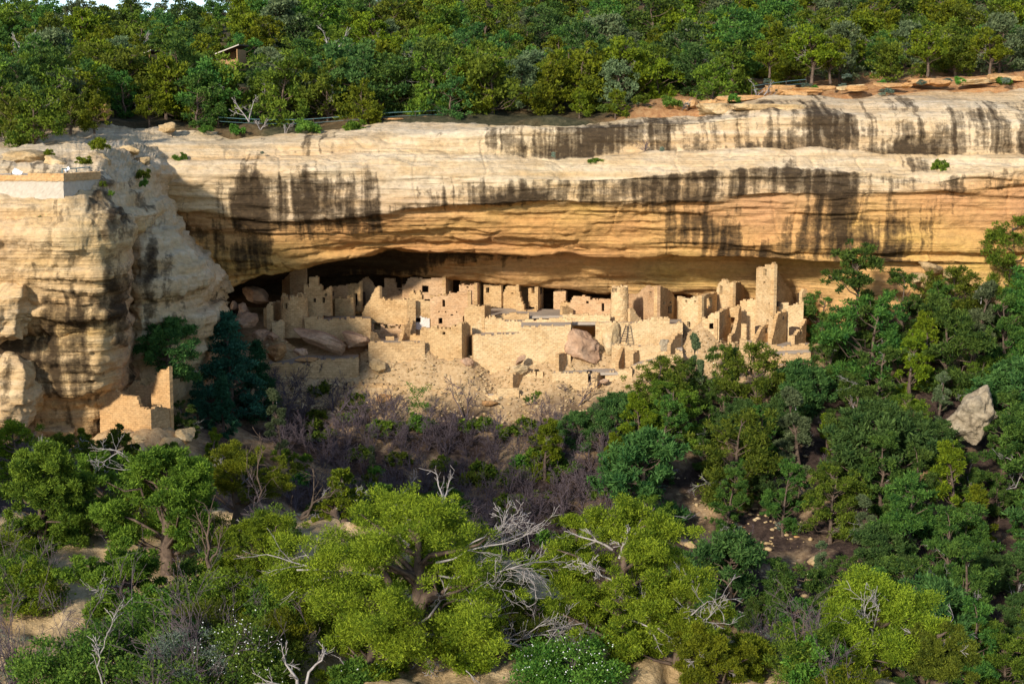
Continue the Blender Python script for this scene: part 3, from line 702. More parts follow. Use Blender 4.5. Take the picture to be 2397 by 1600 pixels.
ruin('tower_house', 'two storey house with rounded gable and tall doorway left of the square tower', 'ruin', CC, [
 ('front_wall', (1365, 156.4), (1505, 154.4), [(1365, 372), (1378, 345), (1395, 318), (1415, 306), (1442, 312), (1452, 338), (1505, 334)], 560, [(1391, 362, 1416, 430, DR)], PL),
 ('side_wall', (1505, 154.4), (1602, 158.4), [(1505, 334), (1545, 324), (1580, 342), (1602, 378)], 545)])
ruin('square_house', 'square front house with two upper windows and a lower doorway, right of gabled house', 'ruin', CC, [
 ('front_wall', (1070, 152.6), (1240, 150.8), [(1070, 457), (1160, 455), (1240, 447)], 815, [(1099, 479, 1119, 498), (1172, 484, 1192, 502), (1115, 652, 1143, 707, DR)], PL),
 ('side_wall', (1240, 150.8), (1368, 155.6), [(1240, 447), (1290, 428), (1368, 418)], 640, [(1282, 470, 1322, 545, 'gap')], dict(mat='wall')),
 ('annex_wall', (1243, 150.4), (1388, 149.9), [(1243, 612), (1285, 628), (1308, 600), (1345, 585), (1388, 568)], 810, [(1307, 668, 1334, 722, DR)], PL),
 ('back_wall', (1195, 156.8), (1368, 156.2), [(1195, 435), (1260, 425), (1368, 422)], 500)])
ruin('ruined_wall', 'tall shaded wall end with ragged top beside the lower doorway of square house', 'wall', CC, [
 ('side_wall', (1372, 149.8), (1490, 154.0), [(1372, 640), (1392, 580), (1460, 540), (1490, 545)], 815, (), R)])
ruin('ruined_wall', 'thin crumbling stepped wall end standing below the tower house', 'wall', CC, [
 ('side_wall', (1488, 149.2), (1575, 152.0), [(1488, 790), (1525, 730), (1545, 640), (1552, 555), (1575, 535)], 810, (), R),
 ('cross_wall', (1462, 153.3), (1560, 152.6), [(1462, 540), (1560, 530)], 590)])
ruin('ruined_wall', 'long low lit wall between tower house and square tower', 'wall', CC, [
 ('front_wall', (1562, 154.6), (1706, 153.8), [(1562, 500), (1600, 475), (1640, 470), (1706, 482)], 820, (), PL)])
ruin('gabled_house', 'gabled two storey house with doorway in its shaded side, right of round tower', 'ruin', CC, [
 ('front_wall', (745, 156.4), (863, 153.8), [(745, 378), (765, 366), (863, 360)], 660, [(794, 404, 817, 452)], PK),
 ('side_wall', (863, 153.8), (1032, 159.0), [(863, 360), (925, 366), (1000, 430), (1032, 478)], 625, [(954, 530, 986, 588, DR), (912, 493, 927, 511, BH), (967, 487, 982, 503, BH)]),
 ('left_wall', (620, 159.0), (745, 156.6), [(620, 432), (700, 425), (738, 372), (745, 378)], 660, (), PK),
 ('right_wall', (1030, 158.0), (1074, 157.2), 446, 625, (), PL)])
round_tower('round_tower', 'smooth tapering round tower standing among the ruins above the ladder', CC, 549, 655, 366, 152.6, .98, .80, [(490, 395, 515, 414)], 'wall_pale', .1)
ruin('ruined_wall', 'small stepped broken wall against the right foot of the round tower', 'wall', CC, [
 ('front_wall', (634, 152.4), (732, 153.4), [(634, 560), (655, 547), (675, 570), (695, 615), (732, 645)], 665, (), PL)])
ruin('ruined_wall', 'long low wall with narrow doorway running left from the round tower', 'wall', CC, [
 ('front_wall', (118, 157.4), (468, 155.6), [(118, 530), (138, 470), (165, 445), (250, 438), (300, 468), (330, 472), (400, 470), (468, 466)], 600, [(387, 500, 409, 568, DR), (262, 490, 276, 503, BH)], PK)])
t = ruin('kiva', 'sunken round room rim of low masonry left of the round tower', 'ruin', CC, [
 ('rim_wall', (60, 152.6), (462, 151.8), [(60, 600), (140, 592), (300, 600), (462, 600)], 665, (), PL),
 ('back_wall', (60, 155.6), (150, 156.6), [(60, 535), (85, 520), (150, 560)], 600)])
slab(t, 'terrace_floor', CC, [(60, 640, 151.9), (462, 640, 151.4), (462, 585, 156), (60, 590, 157)], lift=-.3)
t = ruin('terrace_wall', 'upper lit terrace wall behind the ladder, right of the pink boulder', 'wall', CC, [
 ('front_wall', (340, 149.6), (1078, 149.6), [(340, 668), (500, 662), (640, 668), (735, 650), (840, 622), (975, 618), (990, 680), (1078, 655)], 870, [(973, 612, 988, 682, 'gap')], PL)])
slab(t, 'terrace_floor', CC, [(340, 675, 149.8), (1078, 672, 149.8), (1078, 630, 155), (340, 640, 155)], lift=-.1)
t = ruin('terrace_wall', 'middle terrace wall below the foot of the ladder', 'wall', CC, [
 ('front_wall', (478, 147.8), (1075, 147.6), [(478, 852), (620, 858), (760, 862), (900, 850), (1075, 905)], 1050, (), PL)])
slab(t, 'terrace_floor', CC, [(478, 862, 147.9), (1075, 880, 147.9), (1075, 860, 149.8), (478, 845, 149.8)], lift=-.05)
ruin('ruined_wall', 'shaded leaning wall end straight below the ladder', 'wall', CC, [('side_wall', (535, 146.4), (605, 148.4), [(535, 1010), (560, 930), (582, 868), (605, 900)], 1040, (), R)])
ruin('ruined_wall', 'short shaded wall stub right of the wall end below the ladder', 'wall', CC, [('side_wall', (660, 146.4), (742, 148.6), [(660, 925), (700, 900), (742, 885)], 1005, (), R)])
ruin('ruined_wall', 'triangular shaded rubble wall end left of the tall bare topped pine', 'wall', CC, [('side_wall', (975, 146.6), (1065, 149.0), [(975, 860), (1010, 800), (1035, 765), (1065, 755)], 930, (), R)])
t = ruin('terrace_wall', 'lower curved terrace wall beneath the wall stubs', 'wall', CC, [
 ('front_wall', (640, 145.9), (1080, 146.2), [(640, 1045), (700, 1010), (800, 1000), (900, 960), (1080, 920)], 1230, (), PL)])
slab(t, 'terrace_floor', CC, [(640, 1020, 146.1), (1080, 940, 146.4), (1075, 905, 147.9), (640, 1000, 147.9)], lift=-.1)
t = ruin('terrace_wall', 'bright low front wall below the pink boulder with narrow slots', 'wall', CC, [
 ('front_wall', (-25, 145.4), (352, 145.2), [(-25, 1092), (300, 1095), (352, 1085)], 1215, [(276, 1095, 300, 1180)], PL),
 ('side_wall', (355, 144.9), (420, 146.8), [(355, 1100), (420, 1090)], 1190, (), R),
 ('right_wall', (420, 145.8), (650, 145.4), [(420, 1080), (520, 1090), (560, 1060), (650, 1050)], 1230, (), PL)])
slab(t, 'terrace_floor', CC, [(-25, 1100, 145.6), (650, 1085, 145.6), (660, 1050, 148.0), (0, 1060, 148.0)], lift=0)
t = ruin('terrace_wall', 'upper of three stacked terrace walls below the right end of ruins', 'wall', CC, [
 ('front_wall', (1560, 148.6), (2150, 148.2), [(1560, 800), (1720, 850), (1900, 870), (2000, 868), (2060, 845), (2150, 850)], 945, (), R)])
slab(t, 'terrace_floor', CC, [(1560, 850, 148.9), (2150, 858, 148.5), (2150, 825, 152.0), (1560, 800, 152.5)], lift=-.15)
t = ruin('terrace_wall', 'middle of three stacked terrace walls below the right end of ruins', 'wall', CC, [
 ('front_wall', (1740, 146.8), (2160, 146.4), [(1740, 925), (1900, 935), (2160, 925)], 1025, (), R)])
slab(t, 'terrace_floor', CC, [(1740, 935, 147.0), (2160, 932, 146.6), (2160, 885, 148.4), (1740, 905, 148.8)], lift=-.05)
t = ruin('terrace_wall', 'lowest of three stacked terrace walls below the right end of ruins', 'wall', CC, [
 ('front_wall', (1880, 145.2), (2160, 145.0), [(1880, 1030), (2000, 1035), (2160, 1030)], 1140, (), R)])
slab(t, 'terrace_floor', CC, [(1880, 1040, 145.4), (2160, 1036, 145.2), (2160, 1000, 146.6), (1880, 1010, 146.8)], lift=-.05)
# wooden ladder
t = thing('ladder', 'dark wooden pole ladder leaning on the terrace below the round tower', 'ladder', tuple(P(*CC((560, 840)), 148.2)))
la0, la1 = P(*CC((545, 840)), 147.9), P(*CC((598, 688)), 149.3); lb0, lb1 = P(*CC((598, 838)), 147.9), P(*CC((625, 682)), 149.3)
for q0, q1 in ((la0, la1), (lb0, lb1)):
    V, F = tube([q0, q1], [.06, .05], 6); part('rail', V, F, M['wood'], t)
for k in range(7):
    f = .1+k*.13; V, F = tube([la0+(la1-la0)*f, lb0+(lb1-lb0)*f], [.04, .04], 5); part('rung', V, F, M['wood'], t)
# ---------------- centre group
t = ruin('terrace_wall', 'great lit front retaining wall in the middle of the ruins', 'wall', CB, [
 ('front_wall', (860, 148.4), (1800, 147.6), [(860, 884), (1000, 880), (1300, 864), (1312, 805), (1500, 795), (1800, 788)], 1300, (), PL),
 ('side_wall', (855, 148.4), (820, 151.6), [(820, 890), (855, 884)], 1090)])
slab(t, 'terrace_floor', CB, [(860, 892, 148.6), (1320, 875, 148.2), (1320, 850, 151.2), (860, 860, 151.8)], lift=0)
slab(t, 'terrace_top', CB, [(1320, 805, 148.4), (1800, 795, 148.0), (1800, 745, 151), (1320, 750, 151.4)], lift=-.05)
t = ruin('terrace_wall', 'upper middle terrace wall with sloping top above the great retaining wall', 'wall', CB, [
 ('front_wall', (845, 151.8), (1325, 151.2), [(845, 800), (900, 740), (960, 712), (1050, 700), (1165, 745), (1325, 752)], 890, (), PL)])
slab(t, 'terrace_floor', CB, [(960, 740, 152.0), (1325, 755, 151.4), (1390, 735, 154.3), (1100, 735, 154.6)], lift=0)
ruin('terrace_wall', 'low lit wall under the round tower terrace left of the pink boulder', 'wall', CB, [
 ('front_wall', (1330, 151.2), (1810, 150.6), [(1330, 745), (1450, 735), (1720, 718), (1810, 735)], 805, (), PL)])
t = ruin('kiva', 'low curved kiva wall in the sun below the broken tall house', 'ruin', CB, [
 ('rim_wall', (1060, 155.0), (1395, 154.6), [(1060, 700), (1130, 680), (1300, 678), (1395, 675)], 750, (), dict(mat='wall'))])
slab(t, 'terrace_floor', CB, [(1000, 690, 155.2), (1760, 680, 155.2), (1760, 622, 160), (1000, 605, 160.5)], lift=-.15)
ruin('block_house', 'square lower block house with one small window and crenellated broken top', 'ruin', CB, [
 ('front_wall', (380, 148.8), (745, 147.4), [(380, 832), (430, 815), (478, 802), (500, 796), (512, 818), (540, 812), (655, 812), (662, 790), (745, 775)], 1100, [(556, 843, 584, 874)], dict(mat='wall')),
 ('side_wall', (745, 147.4), (832, 151.0), [(745, 775), (800, 768), (832, 800)], 1085),
 ('left_wall', (380, 148.8), (400, 152.4), [(380, 832), (400, 810)], 960)])
ruin('two_storey_house', 'two storey house with dark upper window and doorway above the block house', 'ruin', CB, [
 ('front_wall', (440, 154.2), (836, 153.0), [(440, 522), (600, 492), (625, 474), (836, 461)], 830, [(556, 547, 591, 606), (524, 714, 560, 770, DR), (644, 680, 661, 697, BH), (757, 700, 778, 757, DR), (590, 655, 602, 668, BH), (520, 655, 532, 668, BH), (645, 652, 657, 665, BH), (694, 652, 706, 665, BH), (738, 650, 750, 663, BH)], PK),
 ('side_wall', (836, 153.0), (852, 156.6), [(836, 461), (852, 600)], 620),
 ('roof', (440, 157.0), (836, 156.4), [(440, 505), (836, 470)], 560)])
t = ruin('niche_house', 'tall house front with whitewashed patch around a small window', 'ruin', CB, [
 ('front_wall', (222, 153.2), (300, 153.4), 542, 940),
 ('niche_wall', (300, 154.2), (442, 154.2), [(300, 545), (442, 548)], 940, [(303, 716, 343, 760)]),
 ('pier', (180, 151.6), (246, 152.2), [(180, 900), (195, 790), (222, 760), (246, 700)], 940, (), R),
 ('low_wall', (246, 151.6), (380, 151.2), 885, 945)])
A_ = [P(*CB((x, y)), 154.1) for x, y in ((292, 705), (438, 700), (438, 800), (385, 828), (276, 828), (292, 760))]
panel(t, 'white_plaster', CB, (284, 154.05), (436, 154.05), [(284, 760), (298, 712), (352, 703), (380, 712), (436, 730)], [(284, 826), (385, 828), (436, 790)], [(300, 713, 346, 763, 'gap')], mat='plaster', th=.06, h=.1, extra=0, jit=.05)
ruin('ruined_wall', 'small lit middle wall left of the sloping terrace, below two storey house', 'wall', CB, [
 ('front_wall', (770, 152.2), (966, 151.6), [(770, 615), (850, 604), (966, 604)], 870, (), dict(mat='wall')),
 ('side_wall', (966, 151.6), (1028, 155.0), [(966, 604), (1028, 598)], 705)])
# back row
ruin('back_house', 'wide back row house with one dark window under the inner ceiling', 'ruin', CB, [
 ('front_wall', (172, 161.6), (590, 160.8), [(172, 420), (200, 395), (220, 345), (240, 330), (590, 330)], 500, [(364, 407, 426, 470)], PK),
 ('side_wall', (590, 160.8), (662, 164.5), [(590, 330), (662, 345)], 500)])
ruin('back_house', 'small back row house with a tiny hole, second from the wide back house', 'ruin', CB, [
 ('front_wall', (722, 161.8), (896, 160.8), [(722, 400), (850, 398), (896, 384)], 560, [(789, 416, 809, 434)], PK),
 ('upper_wall', (730, 165.0), (932, 164.0), [(730, 340), (932, 342)], 405),
 ('side_wall', (896, 160.8), (972, 164.2), [(896, 384), (972, 395)], 560)])
ruin('back_house', 'small back row house with square dark window near the centre', 'ruin', CB, [
 ('front_wall', (958, 161.8), (1127, 160.6), [(958, 395), (1060, 394), (1127, 402)], 570, [(974, 417, 1009, 471)], dict(mat='wall')),
 ('side_wall', (1127, 160.6), (1152, 163.0), [(1127, 402), (1152, 440)], 560)])
ruin('back_house', 'ragged back row wall with tiny hole left of the broken tall house', 'ruin', CB, [
 ('front_wall', (1148, 160.8), (1288, 159.8), [(1148, 560), (1152, 470), (1168, 430), (1190, 405), (1288, 403)], 630, [(1224, 471, 1246, 489)], dict(mat='wall'))])
ruin('broken_house', 'tall broken house with collapsed front and sunlit inner window', 'ruin', CB, [
 ('front_wall', (1270, 159.0), (1362, 158.6), [(1270, 404), (1296, 400), (1302, 470), (1325, 560), (1345, 600), (1362, 650)], 668, (), dict(mat='wall')),
 ('back_wall', (1296, 162.6), (1396, 162.2), [(1296, 400), (1396, 408)], 660, (), dict(mat='wall')),
 ('right_wall', (1388, 160.4), (1482, 159.6), [(1388, 425), (1482, 424)], 575, [(1424, 431, 1452, 484)], dict(mat='wall')),
 ('low_wall', (1355, 158.6), (1470, 158.4), [(1355, 648), (1430, 640), (1470, 600)], 675),
 ('side_wall', (1482, 159.2), (1535, 162.8), [(1482, 424), (1535, 432)], 650)])
ruin('back_house', 'reddish back row wall left of long low wall, in deep shade', 'ruin', CB, [
 ('front_wall', (1632, 161.2), (1750, 160.6), [(1632, 480), (1645, 448), (1750, 446)], 600, (), PK),
 ('low_wall', (1700, 160.0), (1800, 159.6), [(1700, 560), (1800, 560)], 600)])
# ---------------- left group
round_tower('round_tower', 'broad round tower with ragged top at the shaded left of the ruins', CA, 765, 862, 515, 152.2, 1.45, 1.28, [(664, 600, 697, 652)], 'wall', .25)
t = ruin('terrace_wall', 'long shaded wall above the two tilted slabs', 'wall', CA, [
 ('front_wall', (878, 151.8), (1516, 150.8), [(878, 712), (1000, 718), (1100, 735), (1275, 728), (1295, 706), (1400, 715), (1516, 732)], 900, (), dict(mat='wall'))])
slab(t, 'terrace_floor', CA, [(878, 735, 152), (1516, 745, 151.2), (1516, 690, 158), (878, 690, 157)], lift=-.1)
ruin('castle_house', 'stepped castle-like house with four small windows at the shaded left', 'ruin', CA, [
 ('front_wall', (872, 155.6), (1050, 155.2), [(872, 378), (902, 384), (906, 415), (918, 415), (928, 328), (1004, 320), (1012, 396), (1036, 398), (1050, 430)], 720, [(964, 522, 992, 562)], dict(mat='wall')),
 ('right_wall', (1050, 155.2), (1128, 154.8), [(1050, 458), (1072, 455), (1096, 425), (1128, 424)], 660, [(1024, 479, 1050, 506), (1077, 474, 1101, 502), (1052, 520, 1070, 572, DR)])])
ruin('back_tower', 'dim tower rising to the ceiling behind the castle-like house', 'tower', CA, [
 ('front_wall', (735, 162.6), (886, 161.8), [(735, 238), (790, 214), (886, 232)], 540, [(834, 204, 857, 252)], PK),
 ('left_wall', (660, 166.0), (735, 162.6), [(660, 335), (700, 300), (735, 238)], 540, (), PK)])
ruin('shaded_house', 'dim flat topped house with tall doorway in the left shade', 'ruin', CA, [
 ('front_wall', (1300, 160.2), (1416, 159.2), [(1300, 392), (1360, 385), (1416, 368)], 610, [(1348, 480, 1392, 598, DR)], dict(mat='wall')),
 ('left_wall', (1110, 161.4), (1300, 160.2), [(1110, 422), (1200, 415), (1210, 405), (1300, 392)], 560, (), PK)])
ruin('ruined_wall', 'low square walled room in front of the dim flat topped house', 'wall', CA, [
 ('front_wall', (1172, 158.6), (1350, 157.8), [(1172, 532), (1240, 525), (1345, 514)], 665, (), dict(mat='wall')),
 ('left_wall', (1125, 160.0), (1172, 158.6), [(1125, 540), (1172, 532)], 660, [(1140, 540, 1157, 574, DR)])])
ruin('ruined_wall', 'sloping broken gable wall right of the dim flat topped house', 'wall', CA, [
 ('front_wall', (1418, 163.0), (1562, 162.2), [(1418, 395), (1440, 345), (1485, 330), (1520, 370), (1562, 430)], 610, (), PK),
 ('slope_wall', (1432, 158.0), (1602, 156.4), [(1432, 665), (1480, 590), (1515, 520), (1560, 432), (1602, 418)], 710, (), R)])
ruin('back_house', 'dim back row house with a broken gap, left of the wide back house', 'ruin', CA, [
 ('front_wall', (1602, 163.2), (1832, 162.4), [(1602, 422), (1645, 418), (1655, 340), (1745, 332), (1762, 420), (1820, 432), (1832, 365)], 545, [(1768, 440, 1818, 452, 'gap')], PK)])
ruin('terrace_wall', 'large dim masonry wall above the dark kiva openings', 'wall', CA, [
 ('front_wall', (1512, 156.6), (1878, 155.0), [(1512, 548), (1560, 535), (1600, 528), (1720, 540), (1878, 526)], 800, (), dict(mat='wall')),
 ('top_pillar', (1885, 156.8), (2010, 156.0), [(1885, 480), (1925, 455), (1950, 500), (1965, 450), (1985, 450), (2010, 510)], 560)])
t = ruin('kiva', 'round kiva with pale pilasters and dark niches in the left shade', 'ruin', CA, [
 ('back_wall', (1520, 155.4), (1850, 155.0), [(1520, 778), (1850, 790)], 945, [(1548, 782, 1616, 832, 'niche'), (1648, 792, 1755, 822, 'niche'), (1778, 795, 1840, 818, 'niche')], PK),
 ('left_pier', (1512, 149.8), (1620, 151.2), [(1512, 852), (1560, 860), (1590, 890), (1620, 935)], 955, (), R),
 ('hearth_block', (1660, 152.0), (1742, 152.0), 892, 945, (), dict(mat='wall')),
 ('right_pier', (1815, 150.6), (1850, 151.8), [(1815, 930), (1850, 850)], 955, (), R)])
slab(t, 'kiva_floor', CA, [(1500, 955, 148.2), (2010, 948, 148.2), (2010, 905, 154.5), (1500, 900, 155)], lift=-.1)
ruin('terrace_wall', 'wide rough rubble wall below the kiva left of the block house', 'wall', CA, [
 ('front_wall', (1495, 147.8), (2040, 147.8), [(1495, 948), (1700, 950), (2040, 945)], 1120, (), R)])
ruin('ruined_wall', 'lone small wall corner beside boulders at dark left end of the cave', 'wall', CA, [
 ('front_wall', (482, 154.0), (545, 153.0), [(482, 640), (510, 615), (545, 600)], 770, (), dict(mat='wall')),
 ('side_wall', (545, 153.0), (650, 157.0), [(545, 600), (560, 580), (650, 560)], 755, (), R)])
ruin('ruined_wall', 'small lit wall stub left of the broad round tower', 'wall', CA, [
 ('front_wall', (565, 151.0), (668, 150.6), [(565, 770), (620, 750), (650, 738), (668, 745)], 880, (), PL)])
t = ruin('terrace_wall', 'lowest long retaining wall at the left foot of the ruins', 'wall', CA, [
 ('front_wall', (540, 146.9), (1400, 146.6), [(540, 1160), (700, 1158), (900, 1150), (1040, 1120), (1330, 1100), (1400, 1105)], 1270, (), R)])
slab(t, 'terrace_floor', CA, [(540, 1168, 147.1), (1400, 1125, 146.8), (1400, 1060, 149.5), (540, 1080, 150)], lift=-.1)
t = ruin('terrace_wall', 'stone kerb wall along the pale path below the ruins', 'wall', CA, [
 ('front_wall', (1290, 145.6), (2300, 145.2), [(1290, 1345), (1600, 1352), (1900, 1380), (2300, 1430)], 1410, (), R),
 ('right_wall', (2300, 145.2), (3300, 145.0), [(2300, 1430), (2700, 1460), (3300, 1470)], 1500, (), PL)])
slab(t, 'path_floor', CA, [(1290, 1352, 145.8), (1900, 1385, 145.5), (2740, 1455, 145.3), (2740, 1440, 146.2), (1900, 1345, 147), (1290, 1330, 147.2)], lift=-.03)
ruin('ruined_wall', 'shaded wall end below the tilted stone on the front wall', 'wall', CB, [
 ('side_wall', (1240, 145.2), (1345, 147.2), [(1240, 1270), (1270, 1255), (1345, 1235)], 1400, (), R),
 ('front_wall', (1330, 147.0), (1530, 146.6), [(1330, 1240), (1530, 1230)], 1350, [(1453, 1232, 1468, 1305, 'slot')], PL)])
ruin('ruined_wall', 'pale low wall block at the path edge below the front wall', 'wall', CB, [
 ('front_wall', (1090, 145.0), (1300, 144.9), [(1090, 1400), (1200, 1398), (1300, 1412)], 1460, (), PL)])
ruin('ruined_wall', 'dark shaded doorway wall against the left side of the pink boulder', 'wall', CB, [
 ('side_wall', (1685, 146.0), (1775, 148.0), [(1685, 1070), (1730, 1055), (1775, 1045)], 1215, (), R)])
# ---------------- small ruin on the left ledge
ruin('small_ruin', 'roofless stepped ruin with one tall corner on the left ledge', 'ruin', CD, [
 ('front_wall', (430, 122.6), (651, 121.0), [(430, 1405), (442, 1350), (456, 1291), (488, 1296), (505, 1325), (540, 1338), (590, 1346), (606, 1384), (651, 1396)], 1480, (), dict(mat='brick', h=.12)),
 ('side_wall', (651, 121.0), (738, 123.6), [(651, 1396), (690, 1382), (705, 1390), (738, 1400)], 1470, (), R),
 ('tall_corner', (652, 124.6), (730, 123.4), [(652, 1310), (665, 1282), (682, 1236), (700, 1226), (730, 1221)], 1460, (), dict(mat='brick')),
 ('back_wall', (540, 126.2), (662, 125.4), [(540, 1275), (600, 1276), (625, 1300), (662, 1285)], 1400, (), R)])

# ---- canyon ground
xs = np.arange(-95, 95.1, .55); ys = np.arange(70, 170, .55)
X, Y = np.meshgrid(xs, ys, indexing='ij')
Z = np.concatenate([canyon_tps(np.c_[X[i], Y[i]]) for i in range(len(xs))]).reshape(X.shape)
p3 = np.c_[X.ravel(), Y.ravel(), Z.ravel()]
for ax_, ay_, bx_, by_, zf_ in FEET:
    L_ = math.hypot(bx_-ax_, by_-ay_); e_ = np.array(((bx_-ax_)/L_, (by_-ay_)/L_))
    q_ = p3[:, :2]-np.array((ax_, ay_)); s_ = np.clip(q_.dot(e_), .2, L_-.2)
    d_ = np.linalg.norm(q_-s_[:, None]*e_[None], axis=1)
    z_ = zf_[0]+(zf_[1]-zf_[0])*s_/L_
    p3[:, 2] = np.maximum(p3[:, 2], np.where(d_ < 8, z_-.1-d_*1.0, -99))
bx, by = unproj(p3)
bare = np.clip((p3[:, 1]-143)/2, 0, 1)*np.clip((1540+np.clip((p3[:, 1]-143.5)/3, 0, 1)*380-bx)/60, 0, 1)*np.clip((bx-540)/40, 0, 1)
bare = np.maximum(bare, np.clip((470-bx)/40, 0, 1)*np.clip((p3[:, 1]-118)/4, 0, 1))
nz = fbm(p3*np.array((.35, .35, 0)), 5, 3)
ledgey = np.abs(fbm(p3*np.array((.12, .12, 0)), 3, 9))
p3[:, 2] += nz*.55*(1-.85*bare) + ledgey*.12*bare
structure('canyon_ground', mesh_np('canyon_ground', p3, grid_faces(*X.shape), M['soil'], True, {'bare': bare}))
# ------------------------------------------------------------------ plants
nr = np.random.default_rng(12)
def crown_mesh(name, clumps, nleaf, size, aspect, mat, seed, upb=.25, shell=.3, flat=.75, spread=.9, tintv=.2):
    """foliage: sprigs (kite quads) on many small clumps spread through the crown"""
    r = np.random.default_rng(seed); cs = np.array([c_[:3] for c_ in clumps]); rs = np.array([c_[3] for c_ in clumps])
    cnt = np.maximum(6, (nleaf*(rs/rs.mean())**2).astype(int)); idx = np.repeat(np.arange(len(cs)), cnt); n = len(idx)
    d = r.normal(size=(n, 3)); d /= np.linalg.norm(d, axis=1, keepdims=True); d[:, 2] = np.where((d[:, 2] < 0) & (r.random(n) < .45), -d[:, 2], d[:, 2])
    rad = (shell+(1-shell)*r.random(n))*rs[idx]*np.where(r.random(n) < .14, 1.38, 1.0)
    pos = cs[idx]+d*rad[:, None]*np.array((1, 1, flat))
    ax = d*.7+r.normal(size=(n, 3))*spread*.6+np.array((0, 0, upb)); ax /= np.linalg.norm(ax, axis=1, keepdims=True)
    q = r.normal(size=(n, 3)); sd_ = np.cross(ax, q); sd_ /= np.linalg.norm(sd_, axis=1, keepdims=True)+1e-9
    L = size*(.6+.8*r.random(n))[:, None]; wd = L*aspect
    V = np.stack([pos-ax*L*.3, pos+sd_*wd*.5+ax*L*.25, pos+ax*L*.8, pos-sd_*wd*.5+ax*L*.25], 1).reshape(-1, 3)
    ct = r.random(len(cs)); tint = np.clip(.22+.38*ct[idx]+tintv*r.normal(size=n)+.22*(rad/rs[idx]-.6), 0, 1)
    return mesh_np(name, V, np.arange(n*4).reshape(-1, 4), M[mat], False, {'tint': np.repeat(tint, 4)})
def limb_pts(a, b, rng, k=5, wob=.12):
    a, b = np.array(a, float), np.array(b, float); L = np.linalg.norm(b-a)
    return [a+(b-a)*t+np.array([rng.uniform(-1, 1) for _ in range(3)])*wob*L*math.sin(math.pi*t) for t in np.linspace(0, 1, k)]
def tree_meshes(kind, seed, H, R, ncl, nleaf, leaf, mat, base=.15, aspect=.42, tr=.12, top=1.0, clr=.15, twigs=0, lean=.12, barkmat='bark'):
    """returns (trunk mesh, crown mesh, dead-branch mesh or None) in local coordinates, base at origin"""
    rng = random.Random(seed); clumps = []; tries = 0
    lob = [(rng.uniform(0, 6.28), rng.uniform(.25, .95), rng.uniform(.55, 1.25)) for _ in range(7)]
    per = 1 if kind == 'fir' else 6 if ncl > 90 else 4
    while len(clumps) < ncl and tries < ncl*40:
        tries += 1
        u = rng.random(); z = base+(1-base)*u; th = rng.uniform(0, 6.28)
        if kind == 'fir': prof = (1-u)**.85*(1.0 if u > .04 else .8)+.04
        elif kind == 'spire': prof = math.sin(math.pi*min(1, u*.85+.12))**.8*(1-.45*u)
        else: prof = max(.05, (1-abs(2*u-.75)**2.4/ (1.25**2.4)*top))**.55 if abs(2*u-.75) < 1.25 else .05
        g = 1.0
        if kind not in ('fir',):
            g = .72+.28*sum(a*math.cos(th-t0)*math.cos((u-h0)*3.0) for t0, h0, a in lob)/2.2
        rr = R*prof*max(.3, g)*math.sqrt(rng.uniform(.12, 1.0) if per == 1 else rng.uniform(.25, 1.0))
        x, y = rr*math.cos(th), rr*math.sin(th)
        if fbm(np.array([[x*1.1/R*2+seed*3.1, y*1.1/R*2, z*3.2]]), 2, seed)[0] < -.28 and rng.random() < .85: continue
        cr_ = R*clr*rng.uniform(.7, 1.35)
        tx, ty, tz = x+lean*H*(z-.3)*math.cos(seed), y+lean*H*(z-.3)*math.sin(seed), z*H-cr_*.4; sg = R*clr*(1.05 if kind != 'spire' else .8)
        for j in range(per):
            if per == 1: clumps.append((tx, ty, tz, cr_)); break
            clumps.append((tx+rng.gauss(0, sg), ty+rng.gauss(0, sg), max(.05*H, tz+rng.gauss(.1*sg, sg*.62)), cr_*rng.uniform(.6, 1.0)))
    mbk = MB(); lx, ly = lean*math.cos(seed)*H, lean*math.sin(seed)*H
    tp = [np.array((0, 0, -.5))]+[np.array((lx*(t-.3)*(t > .1)+rng.uniform(-.05, .05)*H*.4, ly*(t-.3)*(t > .1)+rng.uniform(-.05, .05)*H*.4, t*H*.9)) for t in (.03, .2, .4, .6, .8, .97)]
    mbk.add(*tube(tp, [tr*1.4, tr*1.2, tr, tr*.8, tr*.55, tr*.35, tr*.12], 7))
    for cl in clumps[::max(1, len(clumps)//34)]:
        z = max(.12*H, cl[2]-.45*math.hypot(cl[0], cl[1])-.05*H); t = z/(H*.9)
        k = min(5, int(t*6)); o0 = tp[1]+(tp[-1]-tp[1])*min(.97, t)
        for i in range(1, len(tp)-1):
            if tp[i][2] <= z <= tp[i+1][2]: o0 = tp[i]+(tp[i+1]-tp[i])*((z-tp[i][2])/(tp[i+1][2]-tp[i][2]))
        mbk.add(*tube(limb_pts(o0, cl[:3], rng), [tr*.34*(1-.8*q) for q in np.linspace(0, 1, 5)], 4))
    trunk = mesh_np(name_of(kind)+'_trunk', mbk.V, mbk.F, M[barkmat], True)
    crown = crown_mesh(name_of(kind)+'_crown', clumps, nleaf, leaf, aspect, mat, seed+100)
    dead = []
    for _ in range(twigs):
        mbd = MB(); cl = rng.choice(clumps); o0 = np.array((cl[0]*.35, cl[1]*.35, cl[2]*.85)); d = np.array(cl[:3])-o0; L = np.linalg.norm(d); d = d/L
        grow(mbd, o0, d, L*rng.uniform(.9, 1.4), tr*.2, 3, rng)
        dead.append(mesh_np('dead_branch', mbd.V, mbd.F, M['deadwood'], True))
    return trunk, crown, dead
def name_of(k): return {'fir': 'fir', 'spire': 'juniper'}.get(k, k)
